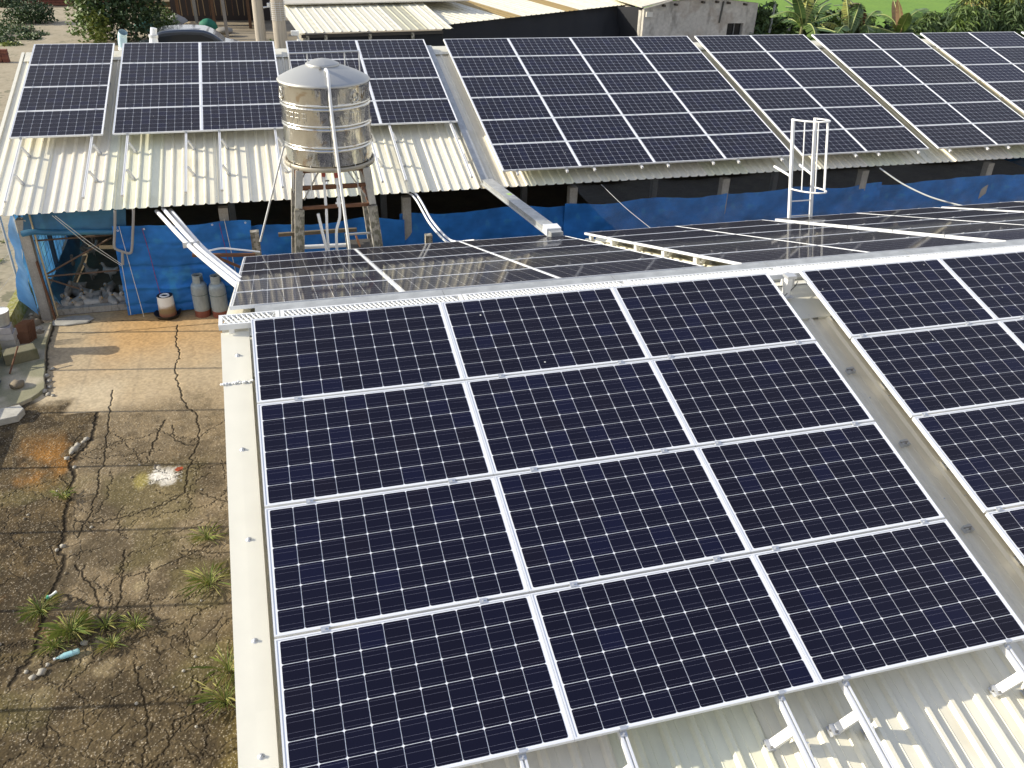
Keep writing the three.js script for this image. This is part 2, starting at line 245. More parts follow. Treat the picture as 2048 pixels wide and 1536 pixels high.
const sheetMats = [0, 1, 2, 3].map((k) => { const t = sheetTex.clone(); t.repeat.set(0.5, 0.22); t.offset.set(k * 0.27, k * 0.41); t.needsUpdate = true; const m = M([0.83 - 0.015 * (k % 3), 0.785 - 0.012 * (k % 2), 0.635 - 0.02 * (k % 3)], 0.4, { map: t }); return m; });
const screwsFront = (() => { const b = new B(), one = new THREE.SphereGeometry(0.0085, 6, 4, 0, 6.283, 0, 1.57); for (const v of [0.45, 1.6, 2.75, 3.9, 5.05, 6.15]) for (let k = 0; k < 5; k++) b.add(one.clone(), new THREE.Matrix4().makeTranslation(k * RP + 0.162, 0.026, v + ((k * 7) % 3) * 0.004)); return b.done(); })(), screwsBack = screwsFront.clone().translate(0, 0, -6.45);
function slope(parent, x0, n, y, z, L, back) {   // sheets one metre wide side by side
  const s = new THREE.Group(); s.name = 'roof_slope'; parent.add(s); s.position.set(x0, y - parent.position.y, z); s.rotation.x = back ? -TH : TH;
  const g = sheetGeo(5, L); if (back) g.translate(0, 0, -L);
  for (let k = 0; k < n; k++) { const m = part('roof_sheet', g, sheetMats[(k * 7 + (back ? 2 : 0)) % 4], s, k * 1.0, (k % 2) * 0.0015, 0); m.userData.kindHint = undefined; delete m.userData.kindHint; const q = part('screws', back ? screwsBack : screwsFront, mat.galv, s, k * 1.0, (k % 2) * 0.0015, 0); q.userData.kind = 'stuff'; }
  return s;
}
function plank(parent, name, w, h, L, x, y, z, rx, m) { const o = part(name, new B().box(w, h, L, 0, 0, 0).done(), m, parent, x, y, z); o.rotation.x = rx; return o; }

// near barn ---------------------------------------------------------------
const nearBarn = thing('barn', 'nearer low barn with cream corrugated gable roof covered in solar panels', 'barn', 0, Y0, 0, 'gable roofed barns');
const RZ = -0.117, RY = -0.258;       // ridge line of the sheet pans
slope(nearBarn, -0.06, 20, RY, RZ, 6.4, false);
slope(nearBarn, -0.06, 20, RY, RZ, 6.5, true);
{
  const up = new THREE.Group(); up.name = 'rake_trim'; nearBarn.add(up); up.position.set(0, RY - Y0, RZ); up.rotation.x = TH;
  const trimGeo = (w, L, z0, t) => new B().box(w, 0.006, L, -0.145, t, z0 + L / 2).box(0.006, 0.13, L, -0.145 - w / 2 + 0.003, t - 0.068, z0 + L / 2).box(0.006, t - 0.006, L, -0.145 + w / 2 - 0.003, t / 2 - 0.003, z0 + L / 2).done();
  part('flashing', trimGeo(0.222, 6.2, 0.35, 0.124), mat.trim, up);
  part('flashing', trimGeo(0.234, 0.62, 0.03, 0.131), mat.trim, up);
  const seal = new B(), R = rng(5); for (let k = 0; k < 26; k++) { const s = 0.006 + R() * 0.008; seal.add(new THREE.SphereGeometry(s, 6, 5), new THREE.Matrix4().makeTranslation(-0.275 + k * 0.0098 + (R() - 0.5) * 0.006, 0.133 + (R() - 0.5) * 0.004, 0.652 + (R() - 0.5) * 0.016)); }
  part('sealant', seal, mat.white, up);
  const sc = new B().lathe([[0, 0.016], [0.009, 0.015], [0.011, 0.006], [0.019, 0.003], [0.021, 0]], 10).done();
  for (const v of [0.33, 1.37, 2.2, 2.98, 3.72, 4.5]) part('screw', sc, mat.galv, up, -0.135 + 0.008 * Math.sin(v * 9), v < 0.6 ? 0.134 : 0.127, v);
  const bk = plank(nearBarn, 'rake_trim', 0.22, 0.13, 6.4, -0.145, RY - Y0 + 0.05 - 3.2 * SN, RZ - 3.2 * CS, -TH, mat.trim);
  // ridge flashing laid over the ribs, lower edge turned down
  const cap = new THREE.Group(); cap.name = 'ridge_cap'; nearBarn.add(cap); cap.position.set(0, RY - Y0, RZ); cap.rotation.x = TH;
  for (let k = 0; k < 9; k++) { const b = new B().box(2.19, 0.003, 0.5, 0, 0.031, 0.25); for (let r = 0; r < 11; r++) b.box(0.12, 0.028, 0.003, -1.095 + 0.1 + r * 0.2, 0.017, 0.5); part('flashing', b, mat.trim, cap, 1.04 + k * 2.2, (k % 2) * 0.002, 0); }
  const cap2 = part('ridge_cap', new B().box(19.8, 0.003, 0.5, 9.84, 0.033, -0.25).done(), mat.trim, nearBarn, 0, RY - Y0, RZ); cap2.rotation.x = -TH;
  // gable and eave walls under the roof
  const wallTex = scaled(dirtTex, 0.4, 0.4), wm = M([0.42, 0.4, 0.36], 0.9, { map: wallTex });
  const gs = new THREE.Shape([[-6.05, 0], [5.75, 0], [5.75, 2.1], [RZ, 3.78], [-6.05, 2.1]].map((p) => new THREE.Vector2(p[0], p[1])));
  const gg = new THREE.ExtrudeGeometry(gs, { depth: 0.12, bevelEnabled: false }); gg.rotateY(-Math.PI / 2); part('gable_wall', metreUV(clean(gg)), wm, nearBarn, -0.05, 0, 0);
  part('eave_wall', new B().box(19, 1.95, 0.12, 9.6, 0.975, -6.0).done(), wm, nearBarn); part('eave_wall', new B().box(19, 1.95, 0.12, 9.6, 0.975, 5.7).done(), wm, nearBarn);
}
// far barn ----------------------------------------------------------------
const farBarn = thing('barn', 'farther open-fronted barn with cream corrugated roof, solar panels and blue tarps', 'barn', 0, Y0, 0, 'gable roofed barns');
const FZ = -15.45, FY = -0.271 - TT * (FZ + 15.25);
slope(farBarn, -4.66, 29, FY, FZ, 6.36, false);
slope(farBarn, -4.66, 29, FY, FZ, 6.36, true);
const concTex = tex(512, 512, (u, v) => { const a = fbm(u * 6, v * 6, 5, 101, 6), b = fbm(u * 64, v * 64, 3, 103, 64), st = fbm(u * 24, v * 2, 4, 105, 0); let c = mix3([0.3, 0.28, 0.24], [0.44, 0.41, 0.36], a); c = mix3(c, [0.14, 0.13, 0.1], sstep(0.55, 0.8, st) * 0.5); const s = 0.8 + 0.4 * b; return S2([c[0] * s, c[1] * s, c[2] * s]); });
const conc = M([1, 1, 1], 0.92, { map: concTex, bumpMap: concTex, bumpScale: 0.01 });
const mossConcTex = tex(256, 512, (u, v) => { const a = fbm(u * 6, v * 12, 5, 151, 0), b = fbm(u * 40, v * 80, 3, 153, 0), st = fbm(u * 16, v * 3, 4, 155, 0), sp = fbm(u * 12, v * 24, 4, 157, 0); let c = mix3([0.24, 0.22, 0.18], [0.42, 0.39, 0.33], a); c = mix3(c, [0.09, 0.09, 0.055], sstep(0.45, 0.65, sp) * 0.75); c = mix3(c, [0.1, 0.09, 0.07], sstep(0.5, 0.75, st) * 0.6); const s = 0.75 + 0.5 * b; return S2([c[0] * s, c[1] * s, c[2] * s]); });
const concOld = M([1, 1, 1], 0.95, { map: mossConcTex, bumpMap: mossConcTex, bumpScale: 0.012 });
{
  plank(farBarn, 'rake_trim', 0.06, 0.05, 6.36, -4.69, FY - Y0 + 0.01 - 3.18 * SN, FZ + 3.18 * CS, TH, mat.trim);
  const cap = part('ridge_cap', new B().box(28.9, 0.003, 0.45, 9.82, 0.034, 0.225).done(), mat.trim, farBarn, 0, FY - Y0, FZ); cap.rotation.x = TH;
  const cap2 = part('ridge_cap', new B().box(28.9, 0.003, 0.45, 9.82, 0.036, -0.225).done(), mat.trim, farBarn, 0, FY - Y0, FZ); cap2.rotation.x = -TH;
  const pg = new B().box(0.17, 1.98, 0.17, 0, 0.99, 0).done();
  [-4.1, -0.63, 2.87, 6.4, 9.95, 13.5, 17.0, 20.6].forEach((x, i) => part('post', pg, conc, farBarn, x, 0, -9.68));
  const pin = new B().box(0.14, 3.0, 0.14, 0, 1.5, 0).done(); for (const x of [-0.63, 2.87, 6.4, 9.95, 13.5]) part('post', pin, conc, farBarn, x, 0, -13.2);
  // steel purlins and rafters under the sheets
  const pur = new B(); for (const v of [0.4, 2.2, 4.1, 5.9]) pur.box(28.6, 0.06, 0.05, 9.8, FY - Y0 - 0.04 - v * SN, FZ + v * CS); part('purlin', pur, mat.rust, farBarn);
  for (const x of [-4.1, -0.63, 2.87, 6.4, 9.95, 13.5, 17.0, 20.6]) { part('rafter', new B().bar(V(x, FY - Y0 - 0.13, FZ), V(x, FY - Y0 - 0.13 - 5.9 * SN, FZ + 5.9 * CS), 0.07, 0.1).done(), mat.rust, farBarn); }
  // blue sheeting added behind the bright tarp, up to the roof, blocking the sun
  const ds = MP([0.045, 0.3, 0.8], 0.6, { map: scaled(dirtTex, 0.5, 0.5) }), gs = new THREE.Shape([[9.95, 1.9], [9.95, 2.05], [15.45, 3.78], [21.3, 2.1], [21.3, 0], [13.7, 0], [13.7, 1.9]].map((p) => new THREE.Vector2(p[0], p[1]))), gg = new THREE.ExtrudeGeometry(gs, { depth: 0.03, bevelEnabled: false }); gg.rotateY(Math.PI / 2); part('added_end_sheeting', metreUV(clean(gg)), ds, farBarn, -4.34, 0, 0);
  part('added_end_sheeting', new B().box(0.05, 3.0, 11.4, 24.0, 1.5, -15.5).done(), ds, farBarn);
  part('rear_wall', new B().box(28.2, 2.0, 0.08, 9.7, 1.0, -21.3).done(), ds, farBarn);
  part('floor_kerb', new B().box(28, 0.12, 0.14, 9.8, 0.055, -9.85).done(), conc, farBarn);
}
// ---------------------------------------------------------------- solar panels
const PU = 1.652, PV = 1.0094, PW = 1.65, PH = 0.992;
const frameGeo = (() => { const s = new THREE.Shape([[-PW / 2, -PH / 2], [PW / 2, -PH / 2], [PW / 2, PH / 2], [-PW / 2, PH / 2]].map((p) => new THREE.Vector2(...p))); const a = PW / 2 - 0.0115, b = PH / 2 - 0.0115; s.holes.push(new THREE.Path([[-a, -b], [-a, b], [a, b], [a, -b]].map((p) => new THREE.Vector2(...p)))); const g = new THREE.ExtrudeGeometry(s, { depth: 0.035, bevelEnabled: false }); g.rotateX(Math.PI / 2); return metreUV(clean(g)); })();
const sheetBack = new B().box(PW - 0.024, 0.004, PH - 0.024, 0, -0.0055, 0).done();
const CP = 0.15904, CV = 0.1588, CELL = 0.1549;
function cellShape() { const h = CELL / 2, k = 0.0105, p = [[-h + k, -h], [h - k, -h], [h - k * 0.3, -h + k * 0.3], [h, -h + k], [h, h - k], [h - k * 0.3, h - k * 0.3], [h - k, h], [-h + k, h], [-h + k * 0.3, h - k * 0.3], [-h, h - k], [-h, -h + k], [-h + k * 0.3, -h + k * 0.3]]; return new THREE.Shape(p.map((q) => new THREE.Vector2(...q))); }
const cellGeo = (() => { const g = clean(new THREE.ShapeGeometry(cellShape())); const p = g.attributes.position, uv = g.attributes.uv; for (let i = 0; i < p.count; i++) uv.setXY(i, p.getX(i) / CELL + 0.5, p.getY(i) / CELL + 0.5); g.rotateX(-Math.PI / 2); return g; })();
const cellMats = [[0.0018, 0.0014, 0.0075], [0.0018, 0.0016, 0.009], [0.002, 0.0018, 0.0105], [0.002, 0.0022, 0.016], [0.0028, 0.002, 0.0085], [0.002, 0.0018, 0.0095]].map((c, k) => {
  const t = tex(8, 256, (u, v) => { const d = Math.abs(((v * 5) % 1) - 0.5) / 5 * 256; const n = 0.94 + 0.12 * hash2(Math.floor(u * 8), Math.floor(v * 256), 7 + k); if (d < 0.5) return S2([0.34, 0.34, 0.42]); return S2([c[0] * n, c[1] * n, c[2] * n]); }, true, false);
  return MP([1, 1, 1], 0.55, { map: t, clearcoat: 0.32, clearcoatRoughness: 0.035, specularIntensity: 0.15 });
});
const backMat = MP([0.74, 0.75, 0.77], 0.6, { clearcoat: 1, clearcoatRoughness: 0.035, specularIntensity: 0.25 });
const CX = [...Array(10).keys()].map((i) => (i - 4.5) * CP), CZ = [...Array(6).keys()].map((i) => (i - 2.5) * CV);
const joinedCells = (() => { const b = new B(); for (const z of CZ) for (const x of CX) b.add(cellGeo.clone(), new THREE.Matrix4().makeTranslation(x, 0, z)); return b.done(); })();
const midClamp = new B().box(0.05, 0.004, 0.034, 0, 0.003, 0).box(0.05, 0.02, 0.009, 0, -0.009, 0).add(new THREE.CylinderGeometry(0.0065, 0.0065, 0.008, 6), new THREE.Matrix4().makeTranslation(0, 0.008, 0)).done();
const endClamp = new B().box(0.044, 0.004, 0.022, 0, 0.003, -0.006).box(0.044, 0.036, 0.004, 0, -0.014, 0.004).box(0.044, 0.004, 0.03, 0, -0.033, 0.018).add(new THREE.CylinderGeometry(0.007, 0.007, 0.012, 6), new THREE.Matrix4().makeTranslation(0, -0.025, 0.02)).done();
const PR = rng(2024);
function frameOf(x, y, z, back) { return { o: V(x, y, z), back, D: back ? V(0, -SN, -CS) : V(0, -SN, CS), N: back ? V(0, CS, -SN) : V(0, CS, SN) }; }
function at(F, u, v, h) { return F.o.clone().add(V(u, 0, 0)).addScaledVector(F.D, v).addScaledVector(F.N, h); }
function panel(F, c, r, rows, single, label, group, rails) {
  const p = thing('solar_panel', label, 'solar panel', 0, 0, 0, group);
  p.position.copy(at(F, (c + 0.5) * PU, (r + 0.5) * PV, (PR() - 0.5) * 0.0015)); p.rotation.x = (F.back ? -TH : TH) + (PR() - 0.5) * 0.0016; p.rotation.z = (PR() - 0.5) * 0.0012;
  part('frame', frameGeo, mat.alu, p); part('backsheet', sheetBack, backMat, p);
  if (single) { const bias = PR() < 0.3 ? 1 : 0; for (const z of CZ) for (const x of CX) { const m = new THREE.Mesh(cellGeo, cellMats[Math.min(5, Math.floor(PR() * PR() * 5 + bias + PR() * 0.9))]); m.name = 'cell'; m.position.set(x, -0.0022, z); p.add(m); } }
  else { const m = part('cells', joinedCells, cellMats[Math.floor(PR() * 6)], p, 0, -0.0022, 0); m.userData.kind = 'stuff'; }
  const dz = F.back ? -1 : 1;
  for (const u of rails) { const x = u - (c + 0.5) * PU; if (Math.abs(x) > PW / 2) continue; const cl = part('clamp', r < rows - 1 ? midClamp : endClamp, mat.galv, p, x, 0, dz * (PH / 2 + (r < rows - 1 ? (PV - PH) / 2 : 0.002))); if (F.back && r === rows - 1) cl.rotation.y = Math.PI; }
  return p;
}
// slotted rails on splayed legs
const railShape = new THREE.Shape([[-0.021, 0], [-0.006, 0], [-0.006, -0.02], [0.006, -0.02], [0.006, 0], [0.021, 0], [0.021, -0.044], [-0.021, -0.044]].map((p) => new THREE.Vector2(...p)));
const strutCache = {};
function strutGeo(depth, side) { const k = depth + '|' + side; if (!strutCache[k]) { const a = V(side * 0.024, -0.034, 0), b = V(side * 0.105, -depth + 0.012, 0); const n = new B(); n.bar(a, b, 0.06, 0.006, V(1, 0, 0)); const dir = b.clone().sub(a).normalize(), w = V(-dir.y, dir.x, 0).multiplyScalar(0.014); n.bar(a.clone().add(w).add(V(0, 0, 0.027)), b.clone().add(w).add(V(0, 0, 0.027)), 0.006, 0.028, w.clone().normalize()); n.bar(a.clone().add(w).add(V(0, 0, -0.027)), b.clone().add(w).add(V(0, 0, -0.027)), 0.006, 0.028, w.clone().normalize()); strutCache[k] = n.done(); } return strutCache[k]; }
const footGeo = new B().box(0.05, 0.03, 0.07, 0, 0.008, 0).box(0.075, 0.004, 0.07, 0, -0.008, 0).done();
const boltGeo = new B().cyl(V(-0.035, 0.012, 0), V(0.035, 0.012, 0), 0.007, 0.007, 6).cyl(V(0, 0.02, 0.02), V(0, 0.034, 0.02), 0.009, 0.009, 6).done();
const railCache = {};
function rail(F, u, v0, v1, depth, label, group, sides = [-1, 1], legs = true) {
  const r = thing('mounting_rail', label, 'rail', 0, 0, 0, group); r.position.copy(at(F, u, v0, -0.036)); r.rotation.x = F.back ? -TH : TH;
  const L = v1 - v0, s = F.back ? -1 : 1, key = L.toFixed(3) + s;
  if (!railCache[key]) { const g = clean(new THREE.ExtrudeGeometry(railShape, { depth: L, bevelEnabled: false })); if (s < 0) g.translate(0, 0, -L); railCache[key] = metreUV(g); }
  part('channel', railCache[key], mat.rail, r);
  if (legs) for (let v = 0.42 - v0, k = 0; v < L; v += 0.96, k++) for (const sd of sides) {
    const z = s * (v + (sd > 0 ? 0.045 : -0.02)); part('strut', strutGeo(depth, sd), mat.rail, r, 0, 0, z); part('foot', footGeo, mat.galv, r, sd * 0.11, -depth, z); part('bolt', boltGeo, mat.bolt, r, sd * 0.11, -depth, z);
  }
  return r;
}
function array(F, cols, rows, single, railU, v0, v1, depth, labelOf, group, railLabel, sides) {
  for (let r = 0; r < rows; r++) for (let c = 0; c < cols; c++) panel(F, c, r, rows, single, labelOf(r, c), group, railU);
  railU.forEach((u, i) => rail(F, u, v0, v1, depth, railLabel(i), 'mounting rails under ' + group, sides));
}
const NF = frameOf(0, 0, 0, false), NF2 = frameOf(5.328, -0.005, 0.003, false);
const DN = 0.28 - 0.036 - 0.026, DB = 0.2 - 0.036 - 0.026;
array(NF, 3, 4, true, [0.31, 1.332, 1.96, 3.028, 3.495, 4.76], 0.01, 6.05, DN, (r, c) => `solar panel in the ${ORD[r]} row below the walkway, ${ORD[c]} column from the cream trim`, 'panels beside the cream roof edge', (i) => `slotted aluminium rail, ${ORD[i]} from the cream roof edge trim, ends below the panels`);
array(NF2, 2, 4, true, [0.12, 1.3, 1.95, 3.02], 0.01, 6.05, DN, (r, c) => `solar panel past the bare roof strip, ${ORD[r]} row below the walkway, ${ORD[c]} column from strip`, 'panels past the bare roof strip', (i) => `slotted aluminium rail under the panels past the bare strip, ${ORD[i]} from the strip`, [1]);
const NB = [[-0.214, 3, 'block ending at the white pipes', -0.257], [5.195, 2, 'block facing the metal duct end', -0.262], [8.747, 2, 'block before the caged ladder', -0.262], [12.22, 2, 'block past the caged ladder', -0.262]];
NB.forEach(([x, n, where, y], k) => array(frameOf(x, y, -0.86, true), n, 5, false, [...Array(n * 2).keys()].map((i) => Math.floor(i / 2) * PU + (i % 2 ? 1.34 : 0.3)), -0.02, 5.12, DB, (r, c) => `glossy back slope panel, ${where}, ${ORD[r]} row from ridge, ${ORD[c]} column`, 'back slope panels, ' + where, (i) => `aluminium rail under back slope ${where}, ${ORD[i]} rail`));
const FA = (x) => frameOf(x, 0.02, -15.25, false);
const farBlocks = [[-4.39, 1, 4, [0.2, 1.45], 'single column at the roof end', true], [-2.566, 2, 4, [0.27, 1.353, 1.985, 3.07], 'double block with bare rails', true], [1.01, 2, 4, [0.3, 1.37, 1.83, 3.14], 'block behind the water tank', true], [4.8, 4, 6, [0.3, 1.35, 1.95, 3.0, 3.6, 4.65, 5.25, 6.3], 'wide block beside the duct', true], [11.62, 2, 6, [0.3, 1.35, 1.95, 3.0], 'block behind the caged ladder', false], [15.18, 2, 6, [0.3, 1.35, 1.95, 3.0], 'second block past the ladder', false], [18.74, 2, 6, [0.3, 1.35, 1.95, 3.0], 'third block past the ladder', false], [22.3, 1, 6, [0.3, 1.35], 'last block past the ladder', false]];
for (const [x, n, rows, ru, where, single] of farBlocks) array(FA(x), n, rows, single, ru, -0.07, 6.14, DN, (r, c) => `far barn solar panel, ${where}, ${ORD[r]} row, ${ORD[c]} column`, 'far barn panels, ' + where, (i) => `far barn aluminium rail, ${where}, ${ORD[i]} rail`, [1]);
{ // small roof clamps along the bare strip, and specks on some panels
  const g = new B().box(0.05, 0.045, 0.05, 0, 0.022, 0).box(0.03, 0.03, 0.06, 0.03, 0.03, 0).done();
  for (let k = 0; k < 6; k++) { const t = thing('roof_clamp', `small grey roof clamp beside the bare strip, ${ORD[k]} from the ridge`, 'clamp', 0, 0, 0, 'roof clamps along the bare strip'); t.position.copy(at(NF2, -0.045, 1.22 + k * 0.9, -0.254)); t.rotation.x = TH; part('block', g, mat.galv, t); part('bolt', boltGeo, mat.bolt, t, 0, 0.03, 0); }
  const R = rng(71), sp = M([0.6, 0.6, 0.56], 0.9); let n = 0; scene.children.filter((o) => o.name.startsWith('solar_panel')).forEach((p) => { if (R() > 0.4) return; const b = new B(), m = 1 + Math.floor(R() * 3); for (let i = 0; i < m; i++) b.add(new THREE.CircleGeometry(0.004 + R() * 0.006, 7).rotateX(-Math.PI / 2).scale(1, 1, 0.6 + R()), new THREE.Matrix4().makeTranslation((R() - 0.5) * 1.5, -0.0012, (R() - 0.5) * 0.9)); part('dirt_speck', b, sp, p); });
}
// short white stub posts that carry the open edge of the second back slope block
{
  const g = new B().box(0.05, 0.15, 0.05, 0, 0.075, 0).box(0.006, 0.15, 0.09, -0.028, 0.075, 0).done(), F = frameOf(5.195, -0.262, -0.86, true);
  for (let k = 0; k < 6; k++) { const o = tag(mesh('stub_post', g, mat.rail), `short white stub post under the open panel edge, ${ORD[k]} from ridge`, 'post', 'stub posts under the panel edge'); o.position.copy(at(F, 0.06, 0.25 + k * 0.92, -0.2)); o.rotation.x = -TH; }
}
// ---------------------------------------------------------------- walkway, trunking and duct
{
  const WZ0 = -0.215, WZ1 = -0.03, WY = -0.05;
  const starts = [-0.27, 0.25]; for (let x = 1.9; x < 19; x += 1.65) starts.push(x); const ends = starts.slice(1).concat([starts[starts.length - 1] + 1.65]);
  starts.forEach((x0, k) => {
    const L = ends[k] - x0 - 0.012, t = thing('walkway_section', `white mesh walkway section along the ridge, ${ORD[Math.min(k, 11)]} from the cream trim`, 'walkway', x0, WY, 0, 'ridge walkway sections');
    part('side_rail', new B().box(L, 0.05, 0.018, L / 2, -0.022, WZ1).done(), mat.grating, t); part('side_rail', new B().box(L, 0.05, 0.018, L / 2, -0.022, WZ0).done(), mat.grating, t);
    part('end_bar', new B().box(0.03, 0.03, WZ1 - WZ0 - 0.02, 0.016, -0.014, (WZ0 + WZ1) / 2).done(), mat.white, t); part('end_bar', new B().box(0.03, 0.03, WZ1 - WZ0 - 0.02, L - 0.016, -0.014, (WZ0 + WZ1) / 2).done(), mat.white, t);
    const g = new B(); for (let x = 0.02; x < L - 0.1; x += 0.042) { g.bar(V(x, -0.004, WZ0 + 0.01), V(x + 0.075, -0.004, WZ1 - 0.01), 0.0085, 0.012); } for (let x = 0.09; x < L - 0.02; x += 0.042) g.bar(V(x, -0.012, WZ0 + 0.01), V(x - 0.055, -0.012, WZ1 - 0.01), 0.005, 0.01); for (const z of [0.33, 0.66]) g.box(L - 0.06, 0.012, 0.006, L / 2, -0.02, lerp(WZ0, WZ1, z)); part('mesh_deck', g, mat.grating, t);
    const lg = new B().box(0.045, 0.19, 0.045, 0, -0.095, 0).box(0.09, 0.006, 0.09, 0, -0.188, 0).done(); part('leg', lg, mat.rail, t, 0.1, -0.03, WZ1 - 0.03); part('leg', lg, mat.rail, t, 0.1, -0.03, WZ0 + 0.03);
  });
  const tr = thing('cable_trunking', 'long pale grey metal trunking between walkway and back slope panels', 'trunking', 0.02, -0.245, 0);
  for (let k = 0; k < 11; k++) part('lid', new B().box(1.794, 0.006, 0.44, 0.9 + k * 1.8, 0, -0.58).box(1.794, 0.05, 0.006, 0.9 + k * 1.8, -0.03, -0.365).done(), mat.duct, tr);
  part('channel', new B().box(19.8, 0.05, 0.4, 9.9, -0.035, -0.59).done(), mat.galv, tr);
}
{ // post and loose cable in the bare strip
  const t = thing('walkway_post', 'white aluminium post standing in the bare strip below walkway', 'post', 5.17, -0.24, 0.08);
  part('shaft', new B().box(0.05, 0.2, 0.05, 0, 0.1, 0).box(0.008, 0.2, 0.07, -0.03, 0.1, 0).done(), mat.rail, t); part('base_plate', new B().box(0.12, 0.008, 0.12, 0, -0.004, 0).done(), mat.galv, t); part('cap', new B().box(0.1, 0.03, 0.1, 0, 0.215, 0).done(), mat.galv, t);
  tag(mesh('cable', new B().tube([[4.97, -0.25, 0.22], [5.06, -0.235, 0.16], [5.17, -0.2, 0.1], [5.3, -0.17, 0.02], [5.36, -0.15, -0.04]], 0.004, 6), mat.dark), 'thin dark cable crossing the bare roof strip', 'cable');
}
{ // duct down the far roof and across the alley
  const t = thing('cable_duct', 'pale metal cable duct running down the far roof and over the alley', 'duct', 4.43, 0, 0);
  const duct = new B().box(0.15, 0.07, 6.15, 0, 0, 0).done(); const o = part('roof_run', duct, mat.duct, t, 0, -1.0, -12.33); o.rotation.x = TH;
  const a = V(0.03, -1.82, -9.42), b = V(0.17, -1.5, -5.35);
  const mid = new B().bar(a, b, 0.2, 0.085).done(); part('bridge_run', mid, mat.duct, t);
  const d = b.clone().sub(a); const lids = [[0.02, 0.3], [0.3, 0.62], [0.62, 0.93]]; for (const [s, e] of lids) part('lid', new B().bar(a.clone().addScaledVector(d, s).add(V(0, 0.046, 0)), a.clone().addScaledVector(d, e - 0.004).add(V(0, 0.046, 0)), 0.216, 0.006).done(), mat.duct, t);
  part('lip', new B().bar(a.clone().add(V(-0.115, -0.045, 0)), b.clone().add(V(-0.115, -0.045, 0)), 0.03, 0.006).done(), mat.galv, t);
  part('joint_box', new B().box(0.24, 0.12, 0.22, 0, 0, 0).done(), mat.grating, t, 0.16, -1.5, -5.6);
  part('sticker', new B().bar(a.clone().addScaledVector(d, 0.33).add(V(0.04, 0.051, 0)), a.clone().addScaledVector(d, 0.36).add(V(0.04, 0.051, 0)), 0.07, 0.002).done(), M([0.35, 0.55, 0.12], 0.6), t);
}
{ // vent pipes at the far ridge
  const pale = M([0.42, 0.56, 0.62], 0.5), v1 = thing('vent_pipe', 'pale blue plastic vent pipe behind the far ridge', 'pipe', -2.72, -0.4, -16.4, 'vent pipes on the far ridge');
  part('pipe', new B().tube([[0, 0, 0], [0, 0.25, 0], [0.02, 0.4, 0.0], [0.06, 0.5, 0.06]], 0.1, 14), pale, v1); part('collar', new B().cyl(V(0, 0.1, 0), V(0, 0.16, 0), 0.12, 0.12, 14).done(), mat.pvc, v1);
  const v2 = thing('vent_pipe', 'white tapered vent pipe with collar behind the far ridge', 'pipe', -2.06, -0.45, -16.6, 'vent pipes on the far ridge');
  part('pipe', new B().cyl(V(0, 0, 0), V(0.03, 0.42, 0), 0.13, 0.09, 14).cyl(V(0.03, 0.42, 0), V(0.07, 0.6, 0), 0.075, 0.075, 14).done(), mat.pvc, v2); part('collar', new B().cyl(V(0.028, 0.39, 0), V(0.033, 0.45, 0), 0.11, 0.11, 14).done(), mat.galv, v2);
}
